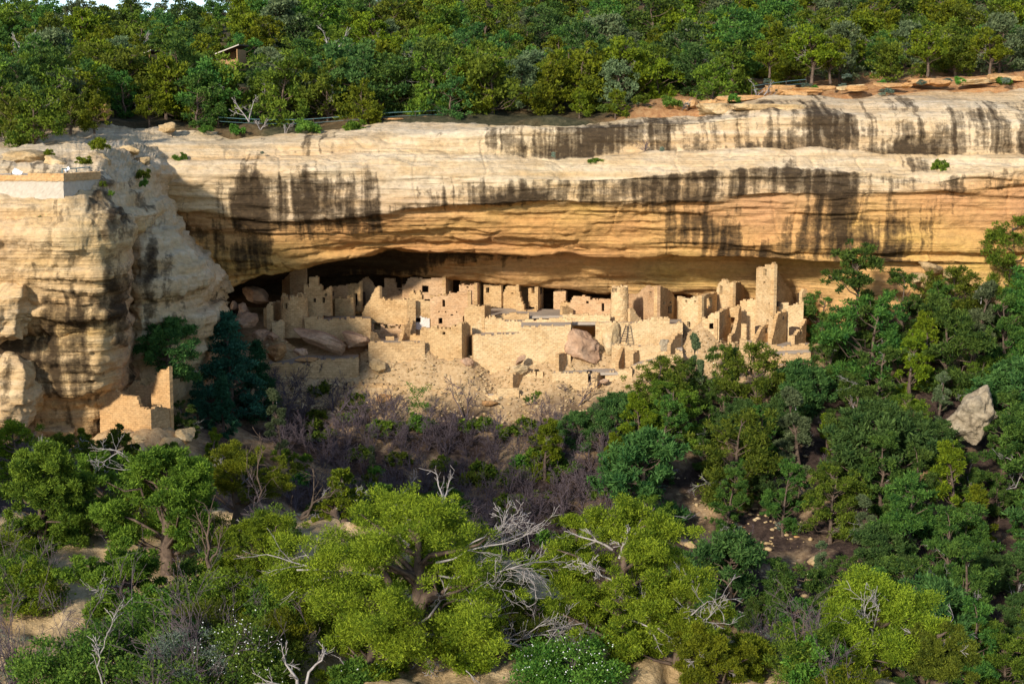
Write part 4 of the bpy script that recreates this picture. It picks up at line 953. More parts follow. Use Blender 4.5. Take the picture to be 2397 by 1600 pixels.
def grow(mb, p, d, L, r, depth, rng, n=4, kids=3, spread=.75, curl=.35, rmin=.006):
    pts = [np.array(p, float)]; d = np.array(d, float)
    for _ in range(4):
        d = d+np.array([rng.uniform(-curl, curl) for _ in range(3)])*.6; d /= np.linalg.norm(d); pts.append(pts[-1]+d*L/4)
    mb.add(*tube(pts, [max(rmin, r*(1-.6*q)) for q in np.linspace(0, 1, 5)], n if depth > 1 else 3))
    if depth <= 0: return
    for k in range(kids+(rng.random() < .4)):
        i = rng.randint(1, 4); q = np.array([rng.gauss(0, 1) for _ in range(3)]); e = d+q*spread/1.6; e /= np.linalg.norm(e)
        grow(mb, pts[i], e, L*rng.uniform(.4, .65), r*.5, depth-1, rng, n, kids, spread, curl, rmin)
def bare_mesh(seed, H, stems=5, depth=3, r=.05, spread=.6, mat='twig', kids=3, rmin=.008):
    rng = random.Random(seed); mb = MB()
    for s_ in range(stems):
        th = rng.uniform(0, 6.28); t = rng.uniform(.05, .75); d = np.array((math.cos(th)*t, math.sin(th)*t, 1)); d /= np.linalg.norm(d)
        grow(mb, (rng.uniform(-.15, .15)*H*.3, rng.uniform(-.15, .15)*H*.3, -.2), d, H*rng.uniform(.45, .75), r, depth, rng, 4, kids, spread, .3, rmin)
    return mesh_np('branches', mb.V, mb.F, M[mat], True)
def bush_mesh(seed, R, H, ncl, nleaf, leaf, mat, aspect=.5):
    rng = random.Random(seed); cl = []
    for _ in range(ncl):
        th = rng.uniform(0, 6.28); u = rng.uniform(0, 1); r = R*math.sqrt(rng.random())*.85
        cl.append((r*math.cos(th), r*math.sin(th), H*(.12+.68*u*math.sqrt(max(.05, 1-(r/R)**2))), R*rng.uniform(.16, .3)))
    return crown_mesh('foliage', cl, nleaf, leaf, aspect, mat, seed)

def plant(name, label, cat, pos, rot, sc, meshes, group=None, tilt=0):
    o = thing(name, label, cat, tuple(pos), group); o.rotation_euler = (tilt, 0, rot)
    o.scale = sc if isinstance(sc, tuple) else (sc, sc, sc)
    for nm, me in meshes:
        for m_ in (me if isinstance(me, list) else [me]): link(nm, m_, o)
    return o
PR = random.Random(77)
# ---- far forest on the mesa
FAR = []
for i in range(9):
    k = ('pinyon', 'juniper')[i % 2]; H, R_ = ((4.6, 2.0), (4.4, 1.75), (5.2, 2.1), (4.8, 1.6), (4.0, 2.0), (5.0, 1.9), (4.4, 2.2), (4.2, 1.7), (5.6, 1.8))[i]
    FAR.append((k, H, tree_meshes(k, 200+i, H, R_*1.3, 74, 74, .25, ('pinyon', 'juniper', 'pinyon_blue', 'juniper', 'pinyon', 'juniper_grey', 'pinyon_deep', 'juniper', 'pinyon_deep')[i], .12 if i != 3 else .35, .5, .13, 1.0, .22, twigs=2 if i % 3 == 0 else 0)))
MID = []
for i in range(8):
    k = ('pinyon', 'pinyon', 'spire', 'pinyon', 'pinyon', 'pinyon', 'spire', 'pinyon')[i]; H, R_ = ((5.2, 1.7), (4.6, 2.1), (5.0, 1.25), (5.8, 1.5), (3.6, 2.0), (5.2, 2.3), (4.9, 1.1), (6.4, 1.6))[i]
    MID.append((k, H, tree_meshes(k, 300+i, H, R_*1.2, 150, 115, .17, ('pinyon_deep', 'pinyon_deep', 'juniper', 'pinyon_deep', 'pinyon_blue', 'pinyon', 'juniper_grey', 'pinyon_deep')[i], .08, .30, .13, 1.0, .135, twigs=3 if i % 2 == 0 else 1)))
FIR = [('fir', H, tree_meshes('fir', 340+i, H, R_, 150, 95, .2, 'fir', .06, .45, .14, 1, .15, lean=.02)) for i, (H, R_) in enumerate(((8.0, 2.6), (6.0, 1.4)))]
BARE = [bare_mesh(360+i, 2.6, 6, 3, .035, .65, rmin=.012) for i in range(5)]
BARETREE = [bare_mesh(370+i, 4.2, 2, 4, .09, .6, rmin=.014) for i in range(3)]
SNAG = [bare_mesh(380+i, 2.4, 2, 3, .09, .55, 'deadwood', rmin=.016) for i in range(3)]
BUSH = [bush_mesh(390+i, .9, 1.0, 16, 70, .16, 'bush') for i in range(3)]
SAGE = [bush_mesh(394+i, .6, .7, 14, 60, .13, 'sage', .3) for i in range(2)]
PBUSH = [bush_mesh(397+i, .9, 1.1, 18, 80, .16, 'pinyon') for i in range(2)]

spots = []          # (px, py, D-ish) all far tree positions with labels made afterwards
def ray_hit(px, py, zf, D0, D1, step=.5):
    d = ray(px*K, py*K); D = D0
    while D < D1:
        q = d*(D/d[1])
        if q[2] <= zf(q[0], q[1]): return q
        D += step
    return None
LOOKF = {0: 'broad dark green pinyon', 1: 'olive rounded juniper', 2: 'tall full dark pinyon', 3: 'bare-trunked yellowish juniper', 4: 'squat wide dark pinyon', 5: 'large grey-green juniper', 6: 'wide spreading pinyon', 7: 'small compact juniper', 8: 'tall slender dark pinyon'}
def colname(x):
    return ('behind the overlook' if x < 230 else 'by the smaller shed' if x < 420 else 'by the larger shed' if x < 640 else 'above the cave mouth' if x < 950 else
            'above the middle ruins' if x < 1300 else 'above the round tower' if x < 1560 else 'above the square tower' if x < 1850 else 'above the right spur')
placed = []
def far_tree(px, D, i=None, s=None, yz=None):
    x = Pd(px, 250, D)[0]; z = mesa_z(x, D) if yz is None else yz; i = PR.randrange(9) if i is None else i
    k, H, (tr_, cr_, dd) = FAR[i]; s = s or PR.uniform(.8, 1.2)
    placed.append(dict(px=px, D=D, i=i, s=s, pos=(x, D, z-.05), rot=PR.uniform(0, 6.28)))
rowD = [160.5, 164, 168, 173, 179, 186, 194, 203, 214, 227, 242, 260, 280]
for ri, D in enumerate(rowD):
    stepx = (92, 88, 86, 86, 84, 82, 80, 78, 76, 74, 70, 64, 60)[ri]; x = -70+PR.uniform(0, 60)
    while x < 2430:
        px = x+PR.uniform(-.32, .32)*stepx; D_ = D+PR.uniform(-.4, .4)*((rowD[min(ri+1, 12)]-D) or 14); x += stepx*PR.uniform(.8, 1.25)
        # rim bare of trees where the photo shows rock
        if ri == 0 and (px > 1480 or 560 < px < 760 or 250 < px < 330): continue
        if 1 <= ri <= 2 and px > 1690 and PR.random() < .86: continue
        if ri == 1 and px > 1480 and PR.random() < .6: continue
        if ri == 0 and px > 860 and px < 1180 and PR.random() < .5: continue
        if D_ < 158.8: D_ = 159.2
        if px < 250 and ri < 2: D_ = D_
        if abs(px-520) < 34 and 175.5 < D_ < 191: continue
        if abs(px-326) < 22 and 181 < D_ < 191: continue
        far_tree(px, D_+(2.5 if px > 1700 else 0), s=PR.choice((.8, .92, 1.0, 1.1, 1.25, 1.45))*(.75 if ri == 0 else 1.18 if ri > 7 else 1))
for px, D, i, s in ((100, 150, 0, .9), (45, 148, 2, .9), (150, 151.5, 5, .85), (20, 141, 4, .8), (75, 139, 0, .8), (215, 146, 1, .55), (130, 156, 8, .9), (185, 156, 3, .8), (-30, 146, 0, .9), (70, 154, 6, .9), (215, 158, 8, .8), (5, 152, 4, .9), (160, 147, 4, .6)):
    far_tree(px, D, i, s*1.3, Pd(px, 292 if D > 145 else 330, D)[2]-.2 if D < 152 else None)
buck = {}
for q in placed:
    row = 'along the rim' if q['D'] < 166 else 'in mid forest' if q['D'] < 200 else 'near the skyline'
    sz = 'small ' if q['s'] < .95 else 'big ' if q['s'] > 1.22 else ''
    q['lab'] = sz+LOOKF[q['i']]+' '+row+' '+colname(q['px']); buck.setdefault(q['lab'], []).append(q)
for lab, qs in buck.items():
    if len(qs) > 1:
        qs.sort(key=lambda q: q['px'])
        o_ = ['leftmost', 'rightmost'] if len(qs) == 2 else ['leftmost', 'middle', 'rightmost'] if len(qs) == 3 else ['leftmost', 'second', 'third', 'fourth', 'fifth'][:len(qs)]
        for q, w_ in zip(qs, o_): q['lab'] = lab+', the '+w_
for q in placed:
    k, H, ms = FAR[q['i']]
    plant(k+'_tree', q['lab'].replace('above the', 'over the'), 'tree', q['pos'], q['rot'], (q['s']*PR.uniform(.9, 1.1), q['s']*PR.uniform(.9, 1.1), q['s']), (('trunk', ms[0]), ('crown', ms[1]), ('dead_branch', ms[2])), 'trees of the mesa forest')
print('far trees', len(placed))

# ---- trees of the canyon and the right spur : (px, base py, height px, mesh index, label)
def on_canyon(px, py): return ray_hit(px, py, canyon_z, 70, 168)
def mid_tree(px, py, hpx, i, label, name=None, D=None, src=None, wid=1.0, group=None):
    k, H, ms = (src or MID)[i]
    q = Pd(px, py, D) if D else on_canyon(px, py)
    if name is None and k == 'spire': name = 'juniper_tree'
    if q is None: print('miss', px, py); return
    s = hpx*q[1]/3601.0/H
    plant(name or k+'_tree', label, 'tree', (q[0], q[1], q[2]-.1), PR.uniform(0, 6.28), (s*wid, s*wid, s), (('trunk', ms[0]), ('crown', ms[1]), ('dead_branch', ms[2])), group)
G2 = 'trees on the right spur'

named = [
 (1958, 860, 300, 7, 'tallest pine on the right spur, its top touching the cliff crack', 1.05), (2065, 830, 222, 3, 'tall pine behind the tallest one, against pale loose boulders', 1.0),
 (1885, 780, 112, 1, 'wind-bent pine leaning over the right end of the ruins', 1.0), (1600, 960, 200, 6, 'sparse pale-topped juniper standing in front of the lit terraces', .55), (1662, 965, 192, 0, 'dark pine left of the bushiest pine before the terraces', .8),
 (1735, 985, 215, 5, 'bushiest dark pine in front of the stacked terraces', .85), (1835, 985, 158, 4, 'rounded blue-green pine below the stacked terraces', 1.0), (1560, 960, 135, 1, 'small branching dark pine at the edge of the lit terraces', .9),
 (2195, 800, 200, 5, 'broad pine below the pale boulder pile under the cliff', .9), (2325, 690, 205, 5, 'dark tree on the cliff ledge at the right edge', .9), (2305, 880, 225, 3, 'tall loose pine with blue shadows above the grey boulder', .9),
 (2120, 900, 190, 2, 'yellow-green juniper in the middle of the right spur', 1.0), (2010, 960, 180, 0, 'dense pine between the tallest pine and the orange rocks', 1.1), (2325, 1000, 180, 4, 'wide dark pine crown overhanging the grey boulder', 1.3),
 (1900, 900, 190, 3, 'dense green pine at the right edge of the lowest terrace', .9), (2160, 690, 110, 6, 'small juniper on top of the boulder pile', 1.0)]
for px, py, hp, i, lab, wd in named: mid_tree(px, py, hp, i, lab, 'juniper_tree' if i in (2, 6) else 'pinyon_tree', group=G2, wid=wd)
taken = [(n[0], n[1]) for n in named]
poly = [(1470, 1000), (1530, 960), (1700, 990), (1850, 960), (1990, 900), (2120, 860), (2349, 760), (2420, 740), (2420, 1640), (1900, 1640), (1760, 1490), (1560, 1390), (1430, 1240), (1400, 1120)]
def inside(x, y, pl):
    r = False; j = len(pl)-1
    for i in range(len(pl)):
        if (pl[i][1] > y) != (pl[j][1] > y) and x < (pl[j][0]-pl[i][0])*(y-pl[i][1])/(pl[j][1]-pl[i][1])+pl[i][0]: r = not r
        j = i
    return r
gaps = [(1560, 1250, 85, 120), (1700, 1330, 120, 60), (1810, 1310, 60, 60), (2020, 1075, 40, 40), (2225, 1040, 85, 110), (2120, 1150, 60, 40), (1500, 1150, 50, 30), (2300, 1440, 40, 40), (1930, 1270, 50, 30)]
MLOOK = {0: 'full dark pine', 1: 'wide dark pine', 2: 'slim olive juniper', 3: 'tall dark pine', 4: 'low broad pine', 5: 'large spreading pine', 6: 'thin pale juniper', 7: 'tall narrow pine'}
sp = []
for _ in range(6000):
    x = PR.uniform(1400, 2420); y = PR.uniform(760, 1640)
    if not inside(x, y, poly) or any(((x-a)/w_)**2+((y-b)/h_)**2 < 1 for a, b, w_, h_ in gaps): continue
    if any(((x-a)/70)**2+((y-b)/58)**2 < 1 for a, b in sp) or any(((x-a)/45)**2+((y-b)/40)**2 < 1 for a, b in taken): continue
    sp.append((x, y))
sp.sort(key=lambda q: q[1])
def sname(x, y):
    v_ = 'low on the right spur' if y > 1300 else 'halfway up the right spur' if y > 1080 else 'high on the right spur'
    h_ = 'near its left edge' if x < 1600 else 'below the bushiest pine' if x < 1800 else 'below the stacked terraces' if x < 1950 else 'below the tallest pine' if x < 2120 else 'near the grey boulder' if x < 2280 else 'at the frame edge'
    return v_+' '+h_
bk = {}
for x, y in sp:
    i = PR.choice((0, 1, 2, 3, 4, 5, 6, 7, 0, 1, 3, 4, 5)); s = PR.choice((.65, .8, .95, 1.1, 1.3, 1.45)); bk.setdefault(MLOOK[i]+' '+sname(x, y), []).append((x, y, i, s))
ORD = ['first', 'second', 'third', 'fourth', 'fifth', 'sixth', 'seventh', 'eighth']
for lab, qs in bk.items():
    qs.sort()
    for j, (x, y, i, s) in enumerate(qs):
        l2 = lab+('' if len(qs) == 1 else (', the leftmost', ', the rightmost')[j] if len(qs) == 2 else ', '+ORD[min(j, 7)]+' from the left')
        q = on_canyon(x, min(y, 1600))
        if q is None: continue
        mid_tree(x, min(y, 1600), 158*s*(1+.0002*(y-1100)), i, l2, 'juniper_tree' if i in (2, 6) else 'pinyon_tree', group=G2)
print('spur trees', len(sp))
# left and centre canyon trees
LT = 'trees at the left foot of the alcove'
for a in [(530, 965, 255, 0, 'big blue-green fir hiding the left end of the ruins', 'fir_tree', 137, FIR, 1.2), (590, 965, 190, 0, 'blue-green fir on the right side of the big fir', 'fir_tree', 139, FIR, 1.0),
          (512, 1010, 165, 1, 'slim pale-tipped fir in front of the big fir', 'fir_tree', 131, FIR, 1.0), (455, 1000, 150, 0, 'dark fir behind the small stepped ruin', 'fir_tree', 132, FIR, .8),
          (385, 880, 150, 4, 'dark pinyon growing against the rock shoulder', None, 127.5, MID, 1.15), (640, 1035, 150, 6, 'olive juniper at the edge of the bare oak thicket', None, 128, MID, .95),
          (420, 1020, 110, 0, 'dark pinyon right of the small stepped ruin', None, 125, MID, .9), (488, 1060, 85, 2, 'yellow-green juniper right below the slim fir', None, 118, MID, .8),
          (1250, 1120, 168, 2, 'yellow-green juniper cone alone in the valley centre', None, None, MID, 1.0), (1375, 1040, 120, 6, 'dark green juniper beside the valley juniper cone', None, None, MID, .9),
          (1330, 1030, 90, 4, 'blue-green low pine behind the juniper cone', None, None, MID, 1.0), (855, 1090, 72, 6, 'small spire juniper among the purple oak thicket', None, None, MID, .8),
          (1480, 1080, 140, 2, 'sage-green pale juniper where the spur meets the valley', None, None, MID, 1.1), (1410, 1030, 130, 4, 'soft grey-green tree in front of the front wall', None, None, MID, 1.0), (1450, 990, 90, 1, 'low dark pine by the grey shrub', None, None, MID, 1.2)]:
    px, py, hp, i, lab, nm, D, src, wd = a; mid_tree(px, py, hp, i, lab, nm, D, src, wd, LT)
# bare oak thicket of the valley
poly2 = [(600, 900), (720, 878), (830, 925), (920, 965), (1150, 985), (1330, 985), (1420, 1080), (1440, 1200), (1350, 1340), (1180, 1320), (1000, 1240), (760, 1230), (660, 1160), (640, 1020)]
sp = []
for _ in range(5000):
    x = PR.uniform(600, 1450); y = PR.uniform(880, 1340)
    if not inside(x, y, poly2) or any(((x-a)/31)**2+((y-b)/21)**2 < 1 for a, b in sp): continue
    sp.append((x, y))
for x, y in sp:
    q = on_canyon(x, y); i = PR.randrange(5)
    if q is None: continue
    if PR.random() < .68:
        plant('oak_shrub', 'leafless purple-grey oak shrub in the valley thicket below the ruins', 'shrub', q, PR.uniform(0, 6.28), PR.uniform(.75, 1.25), (('branches', BARE[i]),), 'bare oak shrubs of the valley')
    else:
        plant('green_shrub', 'dark green low shrub among the bare oaks of the valley', 'shrub', q, PR.uniform(0, 6.28), PR.uniform(.9, 1.9), (('foliage', PBUSH[i % 2] if PR.random() < .7 else BUSH[i % 3]),), 'green shrubs of the valley')
print('valley shrubs', len(sp))
for px, py, h, i, lab in ((765, 970, 130, 0, 'tall leafless oak before the left terraces'), (1072, 975, 95, 1, 'leafless oak right of the small leafing tree'), (1312, 945, 95, 2, 'leafless tree in front of the bright low front wall'), (870, 985, 80, 1, 'low leafless oak left of the small leafing tree'), (1240, 945, 70, 0, 'leafless bush before the pale wall block')):
    q = on_canyon(px, py); s = h*q[1]/3601/4.2*1.0
    plant('oak_tree', lab, 'tree', q, px*.1, s*1.1, (('branches', BARETREE[i]),), 'leafless trees below the ruins')
q = on_canyon(962, 985)
cl = [(PR.uniform(-1.1, 1.1), PR.uniform(-1.1, 1.1), PR.uniform(1.7, 4.6), .4) for _ in range(26)]
plant('oak_tree', 'small leafing tree with thin dark trunk before the long path', 'tree', q, 0, 1.0, (('branches', BARETREE[0]), ('crown', crown_mesh('crown', cl, 34, .16, .5, 'bush', 5))))
q = on_canyon(1222, 935)
plant('green_shrub', 'leafy yellow-green shrub at the left end of the bright front wall', 'shrub', q, 0, (1.5, 1.2, 1.9), (('foliage', BUSH[0]),))
plant('grey_shrub', 'round grey shrub on the slope edge below the lit terraces', 'shrub', on_canyon(1500, 900), 0, (1.7, 1.5, 1.5), (('foliage', SAGE[0]),))
# shrubs on the spur ground
for k in range(46):
    x = PR.uniform(1440, 2380); y = PR.uniform(950, 1560)
    if not inside(x, y, poly): continue
    q = on_canyon(x, y)
    if q is None: continue
    if PR.random() < .5: plant('oak_shrub', 'leafless twiggy shrub between the pines of the right spur', 'shrub', q, x, PR.uniform(.5, .9), (('branches', BARE[k % 5]),), 'bare shrubs of the right spur')
    else: plant('green_shrub', 'low green shrub between the pines of the right spur', 'shrub', q, x, PR.uniform(.6, 1.1), (('foliage', BUSH[k % 3] if k % 2 else SAGE[k % 2]),), 'green shrubs of the right spur')
for k, (x, y) in enumerate(((1570, 1330), (1620, 1290), (1660, 1360), (1590, 1380), (1540, 1300), (1700, 1310))):
    plant('oak_shrub', 'leafless purple-grey thicket shrub on the bare stony patch of the spur', 'shrub', on_canyon(x, y), k, 1.0, (('branches', BARE[k % 5]),), 'bare shrubs of the stony patch')
# ------------------------------------------------------------------ boulders and loose rocks
_ico = {}
def ico(sub):
    if sub not in _ico:
        bm = bmesh.new(); bmesh.ops.create_icosphere(bm, subdivisions=sub, radius=1.0)
        _ico[sub] = (np.array([v.co[:] for v in bm.verts]), np.array([[v.index for v in f.verts] for f in bm.faces])); bm.free()
    return _ico[sub]
def rock(name, label, px, py, D, wpx, hpx, depth, mat, seed, roll=0, yaw=0, cuts=16, rough=.05, sub=5, cat='boulder', group=None, sink=0, box=.35, src=False, mesa=False):
    """angular boulder: centre pixel (display px), size in px across and up, depth in metres"""
    V, F = ico(sub); V = V.copy(); rng = np.random.default_rng(seed)
    V = V/np.maximum(np.abs(V).max(1, keepdims=True), 1e-6)*box*np.linalg.norm(V, axis=1, keepdims=True)+V*(1-box)
    for _ in range(cuts):
        n_ = rng.normal(size=3); n_ /= np.linalg.norm(n_); h = rng.uniform(.5, .85); e = V.dot(n_)-h
        V = V-np.where(e > 0, e, 0)[:, None]*n_[None]*.92
    V = V+(V/np.linalg.norm(V, axis=1, keepdims=True))*(fbm(V*2.2+seed, 4, seed)*rough*1.6)[:, None]
    nrm_ = V/np.linalg.norm(V, axis=1, keepdims=True); V = V+nrm_*(np.clip(fbm(V*np.array((1.6, 1.6, 3.2))+seed*3, 3, seed+5)*9, -1, 1)*.035)[:, None]+nrm_*(fbm(V*7+seed, 3, seed+9)*.015)[:, None]
    cpos = P(px, py, D) if src else Pd(px, py, D)
    if mesa: cpos[2] = mesa_z(cpos[0], D)+hpx*D/3601*.22
    f = D/(FPX if src else 3601.0); S = np.array((wpx/2*f, depth/2, hpx/2*f)); S = S/np.abs(V).max(0)
    V = V*S
    cr_, sr_ = math.cos(math.radians(roll)), math.sin(math.radians(roll))
    V = np.c_[V[:, 0]*cr_-V[:, 2]*sr_, V[:, 1], V[:, 0]*sr_+V[:, 2]*cr_]
    cy_, sy_ = math.cos(math.radians(yaw)), math.sin(math.radians(yaw))
    V = np.c_[V[:, 0]*cy_-V[:, 1]*sy_, V[:, 0]*sy_+V[:, 1]*cy_, V[:, 2]]
    o = link(name, mesh_np(name, V, F, M[mat], True)); o.location = tuple(cpos); tag(o, label, cat, group, 'thing'); return o
def rA(name, label, x, y, D, w_, h_, depth, mat, seed, **k): q = CA((x, y)); return rock(name, label, q[0], q[1], D, w_/4.126, h_/4.126, depth, mat, seed, src=True, **k)
def rB(name, label, x, y, D, w_, h_, depth, mat, seed, **k): q = CB((x, y)); return rock(name, label, q[0], q[1], D, w_/4.126, h_/4.126, depth, mat, seed, src=True, **k)
def rC(name, label, x, y, D, w_, h_, depth, mat, seed, **k): q = CC((x, y)); return rock(name, label, q[0], q[1], D, w_/3.614, h_/3.614, depth, mat, seed, src=True, **k)
rC('boulder', 'large pink cracked boulder set in the lit front wall', 225, 870, 148.6, 345, 300, 3.0, 'pinkrock', 3, roll=-8, cuts=12)
rC('boulder', 'smooth tan rock face between pink boulder and ladder', 455, 800, 149.6, 190, 290, 2.0, 'tanrock', 4, cuts=7)
rC('boulder', 'grey cone of piled stone beside the triangular rubble wall', 925, 870, 147.8, 100, 130, 1.2, 'greyrock', 5, cuts=5)
rC('boulder', 'small dark red rock on the ledge of the bright front wall', 415, 1160, 145.0, 100, 45, .6, 'pinkrock', 6)
rA('rock_slab', 'largest tilted reddish slab below the long shaded wall', 985, 920, 148.8, 620, 190, 2.6, 'pinkrock', 7, roll=-22, cuts=10, rough=.03)
rA('rock_slab', 'second reddish slab leaning right of the largest slab', 1365, 935, 148.6, 300, 160, 2.2, 'pinkrock', 8, roll=-12, cuts=12, rough=.03)
rA('boulder', 'rounded reddish rock under the lower edge of largest slab', 835, 1050, 147.6, 150, 80, 1.4, 'pinkrock', 9)
rA('boulder', 'brown rock face with ragged wall edge at the lower left of ruins', 610, 1060, 148.2, 220, 210, 2.2, 'orangerock', 10, cuts=12)
rA('boulder', 'ochre flat rock beneath the rounded reddish rock', 900, 1120, 147.2, 250, 60, 1.2, 'orangerock', 11)
rA('boulder', 'reddish boulder between fir and small lit wall stub', 470, 880, 150.5, 200, 140, 2.0, 'pinkrock', 12, roll=20)
rA('boulder', 'second reddish boulder touching the small lit wall stub', 575, 895, 149.8, 120, 110, 1.5, 'pinkrock', 13)
rA('boulder', 'tan boulder on the slope below the rubble wall', 1595, 1185, 146.6, 190, 150, 1.4, 'tanrock', 14, cuts=10)
rA('boulder', 'fallen block in the dark left end of the cave', 200, 590, 156, 90, 100, 1.5, 'pinkrock', 15)
rA('boulder', 'upright fallen block in the dark left end of the cave', 290, 630, 155, 110, 150, 1.8, 'pinkrock', 16)
rA('boulder', 'large fallen ceiling block at the dark back of the cave', 420, 520, 160, 320, 190, 4, 'pinkrock', 17, roll=-15)
rA('boulder', 'long fallen block behind the fir in the cave mouth', 330, 740, 152, 260, 160, 3, 'pinkrock', 18)
rA('boulder', 'ochre block sunk in the slope below the pale path', 1640, 1495, 144.6, 180, 90, 1.2, 'orangerock', 19)
rB('boulder', 'ochre block below the path near the pale wall block', 1010, 1545, 144.3, 200, 60, 1.2, 'orangerock', 20)
rB('boulder', 'tilted flat stone leaning on the great front wall', 1315, 1125, 146.8, 135, 80, 1.0, 'pinkrock', 21, roll=30, cuts=10)
rB('boulder', 'rounded pale rock below the tilted flat stone', 1295, 1215, 146.6, 200, 110, 1.4, 'tanrock', 22, roll=15)
rB('boulder', 'brown rock wedge right of the block house foot', 800, 1160, 147.4, 170, 130, 1.4, 'pinkrock', 23, roll=-25)
rock('boulder', 'large grey pointed boulder among the pines of the right spur', 2232, 950, 131, 100, 160, 4.5, 'greyrock', 31, roll=-24, cuts=9, rough=.11, sub=5)
for k, (x, y, w_, h_, lab) in enumerate(((2065, 905, 40, 46, 'orange rock on the right spur below the tallest pine'), (2085, 940, 62, 40, 'broken pale rock under the orange rock of the spur'), (2045, 885, 24, 26, 'small pale stone beside the orange rock of the spur'),
        (2130, 1100, 110, 42, 'pale flat rock below the grey pointed boulder'), (2210, 1210, 40, 52, 'pale rounded rock low on the right spur'), (1935, 1365, 34, 50, 'ochre standing stone beside the lower pines'), (2000, 1245, 60, 40, 'layered pale rock in the middle of the spur'),
        (1790, 1325, 20, 42, 'yellow upright stone on the bare stony patch'), (1720, 1345, 34, 36, 'pale sloping stone on the bare stony patch'), (1830, 1305, 30, 24, 'white stone above the yellow upright stone'), (1580, 1248, 46, 22, 'pale ledge rock at the left edge of the spur'), (1905, 1300, 16, 24, 'small brown upright stone on the spur'),
        (2345, 1380, 60, 24, 'ochre flat rock at the right frame edge'), (1870, 1285, 40, 26, 'pale stone in the gap of the spur pines'))):
    q = on_canyon(x, y+h_*.3)
    if q is not None: rock('boulder', lab, x, y, q[1], w_, h_, w_*q[1]/3601*.8, ('orangerock', 'tanrock', 'tanrock')[k % 3], 40+k, roll=PR.uniform(-15, 15), sub=3, group='rocks of the right spur')
for k in range(26):
    x = PR.uniform(1500, 1880); y = PR.uniform(1180, 1400)
    q = on_canyon(x, y)
    if q is None or q[1] > 128: continue
    rock('stone', 'small pale stone lying on the bare ground of the right spur', x, y, q[1], PR.uniform(8, 20), PR.uniform(6, 13), .5, ('tanrock', 'orangerock')[k % 2], 80+k, sub=2, cat='stone', group='stones on the right spur')
for k, (x, y, w_, h_, D) in enumerate(((395, 1025, 80, 46, 120), (330, 1005, 60, 26, 121), (140, 985, 80, 26, 122), (300, 1030, 90, 36, 118), (425, 1000, 50, 36, 123))):
    rock('boulder', ('tan block right below the tall corner of the small ruin', 'flat pale rock at the foot of the small ruin', 'low tan rock left of the small ruin', 'broad pale rock in front of the small ruin', 'ochre block on the slope edge right of the small ruin')[k], x, y, D, w_, h_, 2.2, 'tanrock', 190+k, box=.6, cuts=8)
for k in range(20):
    x = 1500+k*44+PR.uniform(-15, 15); D = PR.uniform(161, 168) if x > 1700 else PR.uniform(159.5, 162)
    q = Pd(x, 200, D); z = mesa_z(q[0], D)
    if k % 2: rock('boulder', 'orange ledge block on the bare rim slope over the right half of the cliff', x, 200, D, PR.uniform(30, 75), PR.uniform(12, 20), 1.6, 'orangerock', 210+k, box=.7, cuts=7, sub=4, mesa=True, group='orange ledge blocks of the right rim')
    else: plant('grey_shrub', 'low grey-green rim brush on the bare orange slope', 'shrub', (q[0], D, z), k, PR.uniform(.6, 1.1), (('foliage', SAGE[k % 2] if k % 4 else BUSH[0]),), 'rim brush of the orange slope')
mid_tree(2170, 1065, 105, 4, 'low broad pine growing against the foot of the grey boulder', 'pinyon_tree', group=G2)
# loose pile under the cliff at the right
for k, (x, y, w_, h_, D) in enumerate(((2135, 612, 60, 30, 149.2), (2180, 628, 46, 26, 149.0), (2105, 640, 54, 30, 148.8), (2150, 655, 70, 36, 148.4), (2195, 660, 30, 26, 148.2), (2120, 690, 80, 36, 148), (2205, 640, 20, 18, 148.6), (2190, 690, 60, 30, 147.8), (2220, 675, 24, 22, 148))):
    rock('boulder', ('flat pale boulder topping the pile under the cliff crack', 'pale angular boulder second from the top of the pile', 'wide pale boulder at the left flank of the pile', 'broad boulder in the middle of the pile', 'small dark-shadowed boulder at the right of the pile', 'long boulder at the foot of the pile', 'small round stone near the top right of the pile', 'lowest right boulder of the pile', 'small block at the right edge of the pile')[k], x, y, D, w_, h_, w_*.04, 'tanrock', 120+k, roll=PR.uniform(-20, 20), sub=3, group='boulder pile under the cliff')
for k, (x, y, w_, h_, D, dp) in enumerate(((-10, 690, 190, 205, 117.5, 6), (-5, 885, 225, 200, 119.5, 7))):
    o = rock('rock_lobe', 'bulging varnished rock lobe', x, y, D, w_, h_, dp, 'cliff', 140+k, cuts=4, box=.45, rough=.09, sub=6, roll=-6); o['kind'] = 'structure'; del o['category']
    for an, av in (('varnish_and_shade', .14), ('orange', .4), ('pink', 0)):
        a_ = o.data.attributes.new(an, 'FLOAT', 'POINT'); a_.data.foreach_set('value', np.full(len(o.data.vertices), av, np.float32))
